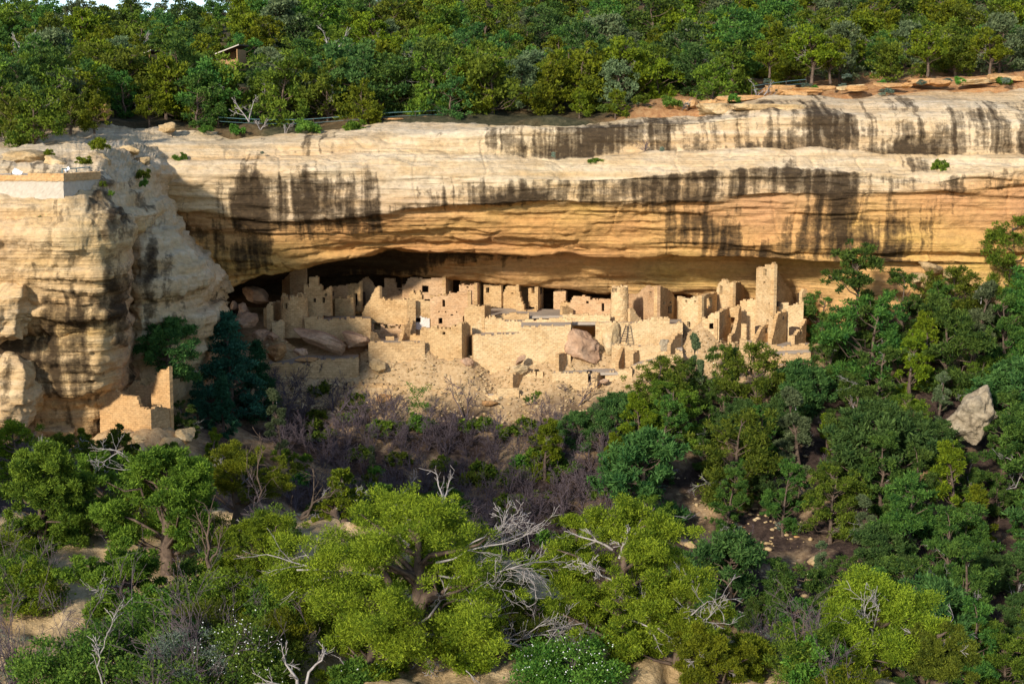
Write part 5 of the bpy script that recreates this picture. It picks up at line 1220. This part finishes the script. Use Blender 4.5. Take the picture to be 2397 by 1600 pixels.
# rim rocks of the mesa edge
for k, (x, y, w_, h_, D, m_) in enumerate(((205, 258, 108, 34, 153, 'orangerock'), (1640, 250, 92, 22, 157.5, 'tanrock'), (1760, 252, 190, 22, 156.5, 'tanrock'), (1560, 205, 40, 18, 163, 'orangerock'), (1590, 220, 44, 16, 162, 'orangerock'), (1500, 215, 34, 16, 162.5, 'orangerock'), (1700, 205, 120, 14, 162, 'orangerock'), (1830, 190, 120, 14, 164, 'orangerock'), (1790, 165, 80, 16, 168, 'orangerock'), (2130, 185, 90, 14, 166, 'orangerock'), (2040, 195, 80, 12, 165, 'orangerock'), (1630, 232, 30, 16, 160.5, 'orangerock'), (2290, 175, 80, 16, 166.5, 'orangerock'), (1950, 200, 70, 12, 164.5, 'tanrock'), (2240, 200, 90, 10, 164, 'tanrock'), (385, 293, 40, 20, 157, 'tanrock'), (900, 268, 60, 9, 160.5, 'orangerock'), (980, 262, 50, 9, 161, 'orangerock'), (130, 372, 52, 26, 124, 'tanrock'), (60, 360, 120, 26, 126, 'tanrock'), (225, 365, 60, 26, 126.5, 'tanrock'), (300, 345, 60, 18, 140, 'tanrock'), (330, 370, 50, 16, 140, 'tanrock'))):
    rock('boulder', ('thick orange ledge rock at the left rim under the trees', 'pale flat slab at the rim above the round tower', 'longest pale slab lying on the rim', 'orange block under the rim trees', 'second orange block under the rim trees', 'orange block left of the other rim blocks', 'thin orange ledge above the longest slab', 'orange ledge under the tall rim tree', 'orange outcrop by the handrail', 'orange ledge near the right rim', 'thin ledge of orange rock right of centre rim', 'small orange block behind the pale slab', 'orange ledge at the far right rim', 'thin pale ledge on the right rim', 'low pale ledge at the far right rim', 'pale block at the top of the left slope', 'low orange ledge by the cable fence', 'thin orange ledge at the end of the cable fence', 'round pale boulder behind the stone overlook', 'long pale rock ledge at the back of the overlook', 'pale boulder at the right end of the overlook', 'pale step rock on the slope right of the overlook', 'pale flat rock on the slope right of the overlook')[k], x, y, D, w_, h_*1.3, w_*.03, m_, 150+k, sub=4, box=.8, cuts=5, rough=.07, mesa=D > 159)
# ------------------------------------------------------------------ stone overlook with railing and signs
t = ruin('overlook', 'tan stone viewing platform with railing on the left cliff top', 'overlook', CD, [
 ('front_wall', (-70, 117.0), (272, 115.8), [(-70, 402), (100, 394), (272, 386)], 450, (), dict(mat='concrete', jit=.0, extra=.8, th=.6)),
 ('side_wall', (272, 115.8), (432, 121.2), [(272, 386), (432, 384)], 446, (), dict(mat='concrete', jit=0, extra=.8)),
 ('front_coping', (-70, 116.9), (274, 115.7), [(-70, 386), (100, 384), (274, 380)], 411, (), dict(mat='brick', jit=0, extra=0, th=.75)),
 ('side_coping', (274, 115.7), (434, 121.1), [(274, 380), (434, 370)], 404, (), dict(mat='brick', jit=0, extra=0, th=.5))])
slab(t, 'platform_floor', CD, [(-70, 392, 117.3), (272, 384, 116.2), (432, 378, 121.2), (300, 372, 126), (-70, 372, 126)], mat='concrete', lift=-.05)
rp = [P(*CD((x, y)), D) for x, y, D in ((268, 360, 121), (330, 358, 122.5), (388, 352, 124))]
r_ = thing('metal_railing', 'teal metal railing at the right end of the stone overlook', 'railing', tuple(rp[0]-np.array((0, 0, .8))))
for q in rp:
    V, F = tube([q-np.array((0, 0, .95)), q], [.035, .035], 5); part('post', V, F, M['rail'], r_)
V, F = tube(rp, [.045]*3, 6); part('top_rail', V, F, M['rail'], r_)
V, F = tube([q-np.array((0, 0, .45)) for q in rp], [.03]*3, 5); part('mid_rail', V, F, M['rail'], r_)
def sign(label, x, y, D, w_, h_, ang):
    c_ = P(*CD((x, y)), D); s_ = thing('sign_panel', label, 'sign', tuple(c_-np.array((0, 0, .6))))
    m_ = MB(); a = np.array((math.cos(ang), math.sin(ang)*.3, math.sin(ang))); b_ = np.array((-math.sin(ang)*.8, .55, math.cos(ang)*.8)); n_ = np.cross(a, b_)
    m_.obox(c_, a*w_/2, b_*h_/2, n_*.02); part('panel', m_.V, m_.F, M['white'], s_)
    V, F = tube([c_-np.array((0, 0, .7)), c_-n_*.02], [.04, .04], 5); part('post', V, F, M['wood'], s_)
sign('white tilted information panel on the stone overlook', 74, 376, 119.2, .7, .5, -.45)
sign('second panel seen edge-on by the railing of the overlook', 290, 362, 121.5, .4, .3, .6)
for x in (52, 165):
    V, F = tube([P(*CD((x-4, 392)), 118.6), P(*CD((x, 372)), 118.6)], [.03, .03], 5)
    o = thing('railing_post', 'thin dark railing post leaning on the overlook'+(', left one' if x < 100 else ', middle one'), 'post', tuple(P(*CD((x-4, 392)), 118.6)), 'thin posts of the overlook'); part('post', V, F, M['wood'], o)
# ------------------------------------------------------------------ sheds in the forest
def shed(label, px, py, D, w_, h_, dep, yaw):
    b_ = Pd(px, py, D); t = thing('shed', label, 'shed', (b_[0], D, b_[2]-h_)); t.rotation_euler = (0, 0, yaw)
    def lp(name, bx, mat):
        V, F = bx; return link(name, mesh_np(name, V, F, M[mat]), t)
    lp('back_wall', box_vf(-w_/2, w_/2, dep-.12, dep, 0, h_*.85), 'shed'); lp('side_wall', box_vf(-w_/2, -w_/2+.12, .9, dep-.13, 0, h_*.84), 'shed')
    lp('side_wall', box_vf(w_/2-.12, w_/2, .0, dep-.13, 0, h_*.9), 'shed')
    lp('low_wall', box_vf(-w_/2+.13, w_/2-.13, 0, .12, 0, h_*.45), 'shed')
    V, F = box_vf(-w_/2-.3, w_/2+.3, -.3, dep+.25, 0, .14)
    V = [(x, y, z+h_*.72+(x+w_/2)/w_*h_*.3) for x, y, z in V]
    r_ = link('roof', mesh_np('roof', V, F, M['wood']), t)
    V = [(x, y, z+h_*.72+(x+w_/2)/w_*h_*.3) for x, y, z in box_vf(-w_/2-.34, w_/2+.34, -.36, -.303, .0, .12)[0]]
    link('fascia', mesh_np('fascia', V, F, M['concrete']), r_)
shed('small open shed with white roof edge among the forest trees', 523, 108, 183, 2.3, 2.6, 2.4, -.25)
shed('smaller shed with white roof edge nearly hidden by trees', 328, 120, 185, 1.7, 2.2, 1.8, -.25)
# ------------------------------------------------------------------ cable fence on the rim, handrail
def fence(label, pts, post_h, posts, name='cable_fence', mat='rail'):
    Q = [np.array(Pd(*p_)) for p_ in pts]
    for q in Q: q[2] = mesa_z(q[0], q[1])+post_h-.1
    pass; t = thing(name, label, 'fence', tuple(Q[0]-np.array((0, 0, post_h))))
    V, F = tube(Q, [.022]*len(Q), 5); part('top_rail', V, F, M[mat], t)
    V, F = tube([q-np.array((0, 0, .4)) for q in Q], [.016]*len(Q), 4); part('lower_rail', V, F, M[mat], t)
    d = np.cumsum([0]+[np.linalg.norm(Q[i+1]-Q[i]) for i in range(len(Q)-1)])
    for s_ in np.linspace(0, d[-1], posts):
        i = min(np.searchsorted(d, s_, 'right')-1, len(Q)-2); q = Q[i]+(Q[i+1]-Q[i])*((s_-d[i])/(d[i+1]-d[i]))
        V, F = tube([q-np.array((0, 0, post_h)), q+np.array((0, 0, .05))], [.04, .04], 5); part('post', V, F, M['wood'], t)
fence('low pale rail fence along the rim above the alcove', [(500, 252, 162), (560, 262, 161), (620, 268, 160.5), (700, 270, 160), (800, 268, 160.2), (900, 264, 160.5), (1030, 260, 161)], 1.0, 8, mat='rail')
fence('teal handrail among the rim trees above the tower', [(1725, 176, 166), (1760, 166, 167), (1800, 158, 168), (1850, 158, 168.5)], 1.1, 4, 'handrail')
# ------------------------------------------------------------------ plants of the cliff and rim
JB = bush_mesh(600, .9, 1.0, 16, 90, .14, 'juniper')
def shelf_plant(px, py, D, s, me, label, nm='green_shrub', part_='foliage', grp=None, rot=0): plant(nm, label, 'shrub', Pd(px, py, D), rot or px*.7, s, ((part_, me),), grp)
for k, (px, py, D, s, kind, lab) in enumerate(((705, 306, 157.4, (1.9, 1.6, 1.7), 'B', 'largest round shrub on the rim beside the cable fence'), (815, 306, 157.2, (1.6, 1.4, 1.5), 'P', 'dark shrub on the rim right of the largest round shrub'), (862, 318, 155.4, (.9, .8, 1.3), 'S', 'grey-green tuft at the rim edge right of the dark shrub'), (545, 308, 158.4, (1.2, 1, 1.2), 'B', 'round green shrub on the rim left of the largest shrub'), (470, 306, 158.6, (1.1, 1, .9), 'B', 'low green shrub at the head of the left slope'), (413, 372, 149.4, (.8, .7, 1.1), 'B', 'bright small shrub on the pale left slope'), (600, 354, 150.4, (.4, .4, .5), 'S', 'tiny grey tuft on the upper ledge'),
      (330, 412, 134, (.9, .8, 1.0), 'P', 'dark shrub in the cleft beside the overlook'), (330, 430, 131.5, (.7, .6, .9), 'B', 'lower shrub in the cleft beside the overlook'), (232, 345, 128, (1.2, 1.1, 1.3), 'J', 'yellow-green bush standing right behind the overlook'), (190, 378, 121.5, (.9, .8, .8), 'J', 'bright bush by the overlook railing'), (115, 358, 126, (.6, .6, .7), 'J', 'small bush behind the overlook boulder'), (237, 430, 119.6, (.35, .35, .6), 'P', 'small dark plant at the overlook corner'), (255, 450, 119.8, (.35, .3, .5), 'P', 'lower dark plant under the overlook corner'), (95, 502, 115.6, (.35, .3, .3), 'B', 'tiny green tuft on the left rock face'),
      (390, 602, 130.5, (.6, .5, 1.0), 'P', 'dark shrub in the crack of the rock shoulder'), (425, 675, 131, (.35, .3, .9), 'B', 'small green plant in the lower crack of the shoulder'), (1369, 375, 150.2, (1.0, .8, .6), 'P', 'dark shrub on the cliff ledge above the alcove'), (1270, 362, 151, (.45, .4, .9), 'S', 'thin grey plant on the ledge left of the dark shrub'), (1480, 352, 151.4, (.6, .5, .8), 'T', 'twiggy grey plant on the upper cliff ledge'), (1520, 350, 151.4, (.5, .5, .9), 'S', 'thin green tuft on the upper cliff ledge'), (2155, 396, 149.4, (1.1, .8, 1.4), 'P', 'blue-green shrub on the cliff face far right'),
      (1685, 238, 158.5, (1.0, .9, 1.1), 'B', 'round bright shrub by the pale slab on the rim'), (1470, 240, 160.5, (1.4, 1.1, 1.2), 'P', 'dark rim shrub above the round tower'), (1540, 245, 160.2, (1.5, 1.2, 1.3), 'B', 'green rim shrub left of the pale slab'), (1400, 262, 159.6, (1.4, 1.2, 1.2), 'B', 'low green shrub at the rim above the kiva'), (1850, 200, 163, (1.1, 1, .7), 'S', 'grey-green brush on the orange ledges'), (2030, 218, 162.6, (1.9, 1.5, 1.1), 'S', 'widest grey brush at the right rim'), (2170, 190, 165, (1.2, 1, .8), 'S', 'grey brush right of the widest rim brush'), (2300, 195, 165, (1.4, 1.2, 1.0), 'B', 'green shrub at the far right rim'), (1760, 190, 164.5, (.8, .8, .7), 'S', 'small grey tuft above the longest slab'), (1940, 180, 166, (1.2, 1, .8), 'S', 'grey tuft under the tall rim tree'))):
    me = {'B': BUSH[k % 3], 'P': PBUSH[k % 2], 'S': SAGE[k % 2], 'J': JB, 'T': BARE[k % 5]}[kind]
    shelf_plant(px, py, D, s, me, lab, 'green_shrub' if kind in 'BPJ' else 'grey_shrub' if kind == 'S' else 'bare_shrub', 'branches' if kind == 'T' else 'foliage')
SNL = [(570, 255, 161, 1.05, 'bleached dead snag standing at the rim by the fence'), (600, 275, 159.6, .8, 'tangle of grey dead branches at the rim'), (655, 285, 159, .7, 'second tangle of dead branches left of the largest round shrub'), (760, 110, 196, 1.6, 'white dead tree standing in the middle of the forest'), (1590, 60, 210, 1.7, 'pale dead crown high in the forest over the round tower'), (1655, 150, 172, 1.4, 'bleached dead branches among rim trees above the gabled house'), (60, 110, 200, 1.4, 'pale dead bush in the far left forest'), (330, 80, 215, 1.2, 'pale dead treetop behind the smaller shed'), (1560, 240, 161, .9, 'fallen grey branches at the rim above the round tower'), (1740, 215, 163, 1.0, 'grey leaning dead limb by the pale slab'), (1420, 90, 200, 1.2, 'grey dead top above the middle of the cliff')]
for k, (px, py, D, s, lab) in enumerate(SNL):
    plant('dead_tree', lab, 'dead tree', Pd(px, py+20, D), k, s, (('branches', SNAG[k % 3]),))
# bare-trunked pale trees on the right rim
for k, (px, py, D, h, i, lab) in enumerate(((2128, 165, 168, 100, 3, 'tallest bare-trunked tree on the right rim'), (1862, 180, 167, 115, 3, 'pale bare trunk tree by the handrail end'), (1905, 182, 168, 95, 3, 'second bare trunk tree right of the handrail'), (1765, 170, 169, 80, 3, 'leaning pale trunk beside the handrail'), (2270, 165, 168, 95, 3, 'bare-trunked tree near the right frame edge'))):
    k_, H, ms = FAR[i]; q = Pd(px, py, D); s = h*D/3601/H
    plant('juniper_tree', lab, 'tree', q, k*2.1, s, (('trunk', ms[0]), ('crown', ms[1]), ('dead_branch', FAR[0][2][2])))

# ------------------------------------------------------------------ trees of the near ledge
def near_base(px, D): x = Pd(px, 1400, D)[0]; return np.array((x, D, ledge_z(px, D)-.1))
def near_tree(label, px, D, top, wpx, seed, kind='juniper', mat='juniper', ncl=150, nleaf=230, leaf=.08, base=.1, twigs=4, lean=.1, tr=.2, clr=.125, cat='tree', aspect=.30, nm=None):
    b_ = near_base(px, D); H = Pd(px, top, D)[2]-b_[2]; R_ = wpx/2*D/3601*1.18
    twigs = min(twigs, 4); ms = tree_meshes(kind, seed, H, R_, int(ncl*1.35), int(nleaf*1.6), leaf, mat, base, aspect, tr, 1.0, clr, twigs=twigs, lean=lean)
    return plant(nm or kind+'_tree', label, cat, b_, 0, 1, (('trunk', ms[0]), ('crown', ms[1]), ('dead_branch', ms[2])))
def dead_limb(parent, a, bb, r, seed, depth=3, nm='dead_limb', kids=4, mat='deadwood'):
    r *= .62; rng = random.Random(seed); a = Pd(*a); bb = Pd(*bb); mb = MB(); pts = limb_pts(a, bb, rng, 6, .08); L = np.linalg.norm(bb-a)
    mb.add(*tube(pts, [r*(1-.72*q) for q in np.linspace(0, 1, 6)], 7)); d = (bb-a)/L; r *= .8
    for k in range(kids+5):
        i = rng.randint(2, 5); q = np.array([rng.gauss(0, 1), rng.gauss(0, .8), rng.gauss(.15, 1)]); e = d+q*.5; e /= np.linalg.norm(e)
        grow(mb, pts[i], e, L*rng.uniform(.2, .42), r*.4, depth-1, rng, 4, 3, .8, .35, .008)
    if parent is None: return mb
    return part(nm, mb.V, mb.F, M[mat], parent, True)
def wood(label, limbs, nm='dead_branches', cat='dead wood', mat='deadwood'):
    l0 = limbs[0]; t = thing(nm, label, cat, tuple(Pd(*l0[0])))
    for k, (a, b_, r) in enumerate(limbs): dead_limb(t, a, b_, r, 900+k+int(a[0]), 2, 'limb', 2, mat)
    return t
t1 = near_tree('largest yellow-green juniper at the front centre with twisted trunk and silver dead limbs', 965, 45, 1160, 540, 501, mat='juniper_bright', ncl=290, nleaf=270, base=.16, twigs=5, lean=.03, tr=.3, clr=.115)
for a, b_, r in (((955, 1450, 44.4), (1235, 1500, 43.5), .13), ((975, 1480, 44.2), (1240, 1450, 44), .1), ((960, 1430, 44.4), (1130, 1330, 44), .07), ((1000, 1290, 44.6), (1200, 1230, 44), .06), ((1010, 1320, 44.6), (1215, 1290, 43.6), .06), ((960, 1460, 44.2), (1000, 1560, 43.2), .05), ((1060, 1260, 44.6), (1170, 1190, 44.4), .05), ((940, 1230, 45), (930, 1165, 45), .04)):
    dead_limb(t1, a, b_, r, int(a[0]+b_[0]), 3)
for a, b_, r in (((940, 1585, 44.6), (960, 1390, 44.8), .33), ((965, 1575, 44.4), (1000, 1420, 44.6), .2), ((950, 1440, 44.6), (1010, 1300, 44.8), .18), ((940, 1430, 44.6), (880, 1310, 44.8), .16)):
    V, F = tube(limb_pts(Pd(*a), Pd(*b_), random.Random(int(a[0])), 7, .06), [r*(1-.35*q) for q in np.linspace(0, 1, 7)], 9); part('trunk', V, F, M['bark'], t1, True)
t2 = near_tree('second large yellow-green juniper right of the largest one, crown in several tufts', 1440, 44.5, 1175, 380, 502, mat='juniper_bright', ncl=270, nleaf=260, base=.08, twigs=8, lean=-.03, tr=.24, clr=.12)
for a, b_, r in (((1420, 1340, 44), (1330, 1290, 43.6), .06), ((1420, 1280, 44), (1440, 1220, 43.8), .06), ((1430, 1360, 44), (1500, 1400, 43.5), .05), ((1480, 1500, 43.6), (1640, 1400, 43), .06), ((1440, 1420, 43.8), (1560, 1460, 43), .05)):
    dead_limb(t2, a, b_, r, int(a[0]+b_[0]), 3)
near_tree('broad lower tuft of juniper right of the second large juniper', 1560, 43.5, 1345, 210, 503, mat='juniper_bright', ncl=90, nleaf=250, twigs=6, clr=.17, base=.05)
near_tree('narrow juniper spire rising left of the second large juniper', 1318, 46, 1185, 90, 504, 'spire', 'juniper', 60, 200, twigs=4, clr=.25, base=.1, nm='juniper_tree', lean=.0)
t3 = near_tree('bright green conical juniper with silver trunk at the lower right', 2010, 46, 1325, 340, 505, 'spire', 'juniper_bright', 230, 230, twigs=6, base=.05, clr=.15, nm='juniper_tree', lean=.02)
dead_limb(t3, (2015, 1550, 45.5), (1985, 1390, 45), .09, 77, 3)
near_tree('small bright juniper tip left of the conical juniper', 1715, 43.8, 1462, 170, 506, 'spire', 'juniper_bright', 80, 210, twigs=3, base=.05, clr=.2, nm='juniper_tree', lean=0)
near_tree('dark shaded juniper between the largest juniper and the white-flowered bush', 720, 48, 1330, 260, 507, mat='juniper', ncl=130, nleaf=230, base=.05, twigs=8)
near_tree('rounded olive juniper behind the pale slickrock ledge', 610, 52, 1190, 250, 508, mat='juniper', ncl=150, nleaf=220, base=.12, twigs=8, tr=.2)
near_tree('tall full pinyon at the left frame edge', 110, 59, 1035, 240, 509, 'pinyon', 'pinyon', 170, 220, .12, base=.12, twigs=10, tr=.22, lean=.02)
near_tree('wide dark pinyon with black trunk left of centre', 390, 56, 1045, 280, 510, 'pinyon', 'pinyon', 190, 220, .12, base=.3, twigs=10, tr=.24, lean=-.02)
near_tree('yellow-green flat-crowned juniper above the silver stump', 550, 61.5, 1035, 220, 511, mat='juniper', ncl=130, nleaf=210, base=.4, twigs=8, tr=.2)
near_tree('bluish pinyon between the tall pinyon and the wide one', 255, 63, 1050, 170, 512, 'pinyon', 'pinyon', 110, 200, .12, base=.1, twigs=6)
near_tree('dark lower pinyon in front of the wide pinyon', 300, 50, 1260, 250, 513, 'pinyon', 'pinyon', 130, 210, .12, base=.05, twigs=8)
near_tree('shaded juniper under the largest juniper on the right', 1130, 47, 1340, 260, 514, mat='juniper', ncl=120, nleaf=200, base=.03, twigs=10)
near_tree('shaded juniper beneath the largest juniper on the left', 830, 46.5, 1330, 240, 515, mat='juniper', ncl=120, nleaf=200, base=.03, twigs=8)
near_tree('shaded juniper at the foot of the second large juniper', 1390, 46.5, 1390, 300, 518, mat='juniper', ncl=120, nleaf=200, base=.02, twigs=8)
near_tree('dark juniper low in the right corner', 2160, 44, 1440, 200, 519, mat='pinyon', ncl=100, nleaf=200, base=.02, twigs=4)
near_tree('shaded juniper filling the gap below the silver limbs of the largest juniper', 1060, 44, 1420, 230, 522, mat='juniper', ncl=90, nleaf=200, base=.02, twigs=3)
near_tree('olive juniper low at the bottom edge left of the largest trunk', 850, 43, 1440, 220, 523, mat='juniper', ncl=90, nleaf=200, base=.02, twigs=2)
near_tree('low olive juniper at the bottom edge between the two right junipers', 1620, 42.5, 1450, 240, 524, mat='juniper', ncl=90, nleaf=200, base=.02, twigs=3)
near_tree('low bright juniper spreading at the bottom edge under the conical juniper', 1900, 44, 1480, 260, 525, mat='juniper_bright', ncl=90, nleaf=200, base=.02, twigs=2)
near_tree('low dark juniper below the narrow spire', 1240, 48.5, 1400, 150, 520, mat='juniper', ncl=70, nleaf=200, base=.02, twigs=6)
near_tree('small olive juniper peeping over the slickrock edge', 770, 60, 1140, 80, 521, mat='juniper', ncl=50, nleaf=150, base=.05, twigs=6, clr=.2)
# trees below the left ledge, between it and the small ruin
def low_tree(label, px, py, hpx, wpx, D, seed, mat='pinyon', kind='pinyon', twigs=3):
    H = hpx*D/3601; R_ = wpx/2*D/3601; b_ = Pd(px, py, D); ms = tree_meshes(kind, seed, H, R_, 80, 130, .15, mat, .05, .4, .15, 1, .18, twigs=twigs)
    plant('fir_tree' if kind == 'fir' else 'juniper_tree' if mat.startswith('jun') else 'pinyon_tree', label, 'tree', b_, 0, 1, (('trunk', ms[0]), ('crown', ms[1]), ('dead_branch', ms[2])), 'trees below the left ledge')
low_tree('wide bright bush-like pinyon at the left edge below the rock lobe', 45, 1105, 135, 160, 82, 701, 'juniper')
low_tree('rounded pinyon beside the left edge bush, below the small ruin', 145, 1110, 120, 130, 84, 702)
low_tree('small dark conical juniper on the bare ground before the small ruin', 187, 1040, 60, 40, 104, 703, 'juniper', 'spire', 0)
low_tree('blue-green small pinyon below the left wall of the small ruin', 258, 1085, 105, 90, 96, 704)
low_tree('dark pointed pinyon right below the small ruin', 300, 1090, 85, 60, 96, 705)
low_tree('thin open pinyon before the tan rocks', 400, 1130, 130, 90, 92, 706)
low_tree('olive pinyon crown rising between the two left pinyons', 330, 1120, 90, 100, 86, 707, 'juniper')
low_tree('sparse silvery juniper behind the slickrock ledge', 790, 1180, 110, 90, 74, 708, 'juniper', 'pinyon', 10)
low_tree('green rounded shrub tree right of the silvery juniper', 860, 1195, 85, 90, 76, 709, 'bush', 'pinyon', 4)
low_tree('bright young juniper standing by the slim fir', 488, 1080, 95, 55, 112, 710, 'juniper', 'spire', 0)
# bushes of the foreground
def near_bush(label, px, D, wpx, top, mat, seed, leaf=.09, ncl=60, nleaf=170, nm='green_shrub', stems=3, asp=.5, grp=None, stemmat='twig', blossom=0):
    b_ = near_base(px, D); R_ = wpx/2*D/3601*1.1; H = Pd(px, top, D)[2]-b_[2]
    fo = bush_mesh(seed, R_, H, ncl, nleaf, leaf, mat, asp); br = bare_mesh(seed+1, H*1.15, stems, 3, .025, .7, stemmat, 3, .006)
    parts_ = [('foliage', fo), ('branches', br)]
    if blossom:
        rng = random.Random(seed); mb = MB()
        for _ in range(blossom):
            th = rng.uniform(0, 6.28); r = R_*math.sqrt(rng.random())*.95; q = np.array((r*math.cos(th), -abs(r*math.sin(th))*.9, H*rng.uniform(.5, 1.02)*math.sqrt(max(.1, 1-(r/R_)**2*.6)))); s_ = rng.uniform(.012, .024)
            mb.add([q+np.array(v)*s_ for v in ((1, 0, 0), (-1, 0, 0), (0, 1, 0), (0, -1, 0), (0, 0, 1), (0, 0, -1))], [(0, 2, 4), (2, 1, 4), (1, 3, 4), (3, 0, 4), (2, 0, 5), (1, 2, 5), (3, 1, 5), (0, 3, 5)])
        parts_.append(('blossom', mesh_np('blossom', mb.V, mb.F, M['blossom'])))
    return plant(nm, label, 'shrub', b_, 0, 1, parts_, grp)
near_bush('large bright green bush in the lower left corner', 150, 41, 260, 1385, 'bush', 801, ncl=90, nleaf=190)
near_bush('yellow-green bush behind the lower left corner bush', 290, 43.5, 260, 1335, 'bush', 802, ncl=90, nleaf=180)
near_bush('grey-green wiry shrub in the middle of the lower left', 420, 40.5, 230, 1385, 'sage', 803, .07, 60, 150, 'grey_shrub', 14, .25, 'deadwood')
near_bush('white-flowered green bush right of the wiry grey shrub', 545, 41, 230, 1390, 'bush', 804, .08, 90, 190, blossom=130)
near_bush('green bush with scattered white flowers at the bottom centre-right', 1300, 42, 260, 1450, 'bush', 805, .08, 90, 180, blossom=90)
near_bush('pale blue-grey wiry shrub left of the conical juniper', 1765, 45, 150, 1425, 'sage', 806, .07, 40, 60, 'grey_shrub', 16, .25, 'deadwood')
near_bush('dark bush filling the bottom edge under the white flowers', 630, 42.5, 200, 1430, 'pinyon', 807)
near_bush('low green shrub beside the largest trunk', 820, 42, 130, 1500, 'bush', 808, blossom=10)
near_bush('shaded brush under the lower left bushes', 330, 39.5, 330, 1480, 'bush', 809)
near_bush('dark shaded brush at the left edge under the tall pinyon', 40, 52, 230, 1250, 'pinyon', 810)
near_bush('shaded green brush beneath the wide pinyon', 470, 49, 260, 1300, 'pinyon', 811)
near_bush('wiry grey shrub at the left edge of the frame', 20, 44, 150, 1400, 'sage', 812, .07, 30, 80, 'grey_shrub', 14, .25, 'twig')
near_bush('low brush between the two right junipers', 1850, 45, 220, 1490, 'bush', 813)
for k in range(26):
    px = PR.uniform(-30, 720) if k < 18 else PR.uniform(900, 1950); De_ = float(ledge_edge(px)[1]); D = PR.uniform(43, De_-3)
    if abs(px-760) < 60: continue
    top_ = unproj(near_base(px, D)+np.array((0, 0, PR.uniform(1.2, 2.6))))[1]
    if k % 3 == 0: near_bush('low green brush growing on the slickrock between the near trees', px, D, PR.uniform(110, 190), top_, 'bush', 820+k, ncl=50, nleaf=140, grp='green brush of the ledge')
    elif k % 3 == 1: near_bush('low dark pinyon brush growing on the slickrock between the near trees', px, D, PR.uniform(120, 200), top_, 'pinyon', 820+k, ncl=60, nleaf=150, asp=.3, grp='pinyon brush of the ledge')
    else: near_bush('low olive juniper brush growing on the slickrock between the near trees', px, D, PR.uniform(110, 180), top_, 'juniper', 820+k, ncl=60, nleaf=150, asp=.3, grp='juniper brush of the ledge')
# dead wood of the foreground
wood('twisted grey dead log with forked limbs at the bottom edge', [((690, 1590, 39.5), (650, 1500, 39.5), .1), ((690, 1590, 39.5), (745, 1490, 39.7), .08), ((690, 1575, 39.4), (610, 1560, 39), .07)], 'dead_log')
wood('dark forked dead tree on the slickrock beside the silver stump', [((690, 1190, 60), (730, 1130, 60), .14), ((690, 1190, 60), (770, 1120, 59.5), .1), ((715, 1160, 60), (718, 1075, 60), .08), ((690, 1190, 60), (640, 1130, 60), .06)], 'dead_tree', 'dead tree', 'wood')
wood('brown split stump standing between the left junipers', [((480, 1300, 50.5), (480, 1180, 50.5), .12), ((480, 1290, 50.5), (510, 1220, 50.5), .07), ((478, 1280, 50.5), (462, 1210, 50.5), .06)], 'tree_stump', 'stump', 'bark')
wood('curved dark dead limb rising left of the slickrock ledge', [((590, 1200, 58), (570, 1090, 58), .1), ((585, 1170, 58), (600, 1040, 58), .08)], 'dead_tree', 'dead tree', 'bark')
wood('thin bleached sapling in front of the lower left bushes', [((235, 1570, 38.5), (225, 1480, 38.5), .035), ((228, 1500, 38.5), (270, 1400, 38.7), .03)], 'dead_sapling', 'dead tree')
wood('grey dead stick on the valley slope beyond the ledge', [((915, 1140, 118), (950, 1100, 118), .09)], 'dead_log')
wood('grey dead log lying on the stony patch of the spur', [((1490, 1370, 117), (1540, 1310, 118), .14)], 'dead_log')
wood('grey dead trunk leaning low on the right spur', [((2310, 1400, 112), (2340, 1340, 112), .12)], 'dead_log')
wood('pale dead branch high on the right spur by the grey boulder', [((2290, 1160, 124), (2349, 1080, 124), .1)], 'dead_log')

# ------------------------------------------------------------------ rubble and gravel
def scatter(name, n, xr, yr, zf, size, mat, seed, test):
    rng = np.random.default_rng(seed); V0, F0 = ico(1); VV = []; FF = []; base = 0
    X_ = rng.uniform(*xr, n); Y_ = rng.uniform(*yr, n); Z_ = np.concatenate([np.atleast_1d(zf(np.c_[X_[i:i+500], Y_[i:i+500]])) for i in range(0, n, 500)])
    for x, y, z in zip(X_, Y_, Z_):
        px, py = unproj(np.array((x, y, z)))
        if not test(px, py, x, y): continue
        s_ = size*rng.uniform(.35, 1.0)**2*2; q = V0*(1+rng.uniform(-.3, .3, V0.shape))*np.array((s_*rng.uniform(.8, 1.6), s_, s_*rng.uniform(.4, .8)))
        a = rng.uniform(0, 6.28); q = np.c_[q[:, 0]*math.cos(a)-q[:, 1]*math.sin(a), q[:, 0]*math.sin(a)+q[:, 1]*math.cos(a), q[:, 2]]
        VV.append(q+np.array((x, y, z+.05))); FF.append(F0+base); base += len(V0)
    o = link(name, mesh_np(name, np.concatenate(VV), np.concatenate(FF), M[mat])); o['kind'] = 'stuff'; return o
from mathutils.bvhtree import BVHTree
cg = [o for o in C.objects if o.name.startswith('canyon_ground')][0]
bvh = BVHTree.FromPolygons([v.co[:] for v in cg.data.vertices], [p_.vertices[:] for p_ in cg.data.polygons])
def gz(xy):
    r = []
    for x, y in xy:
        h = bvh.ray_cast(Vector((x, y, 60)), Vector((0, 0, -1)))[0]; r.append(h.z if h else -60)
    return np.array(r)
scatter('rubble', 3600, (-26, 24), (142.5, 151), gz, .11, 'tanrock', 1, lambda px, py, x, y: py > 760)
scatter('gravel', 3000, (10, 46), (98, 145), gz, .13, 'tanrock', 2, lambda px, py, x, y: fbm(np.array([[x*.2, y*.2, 0]]), 2, 5)[0] > .0)
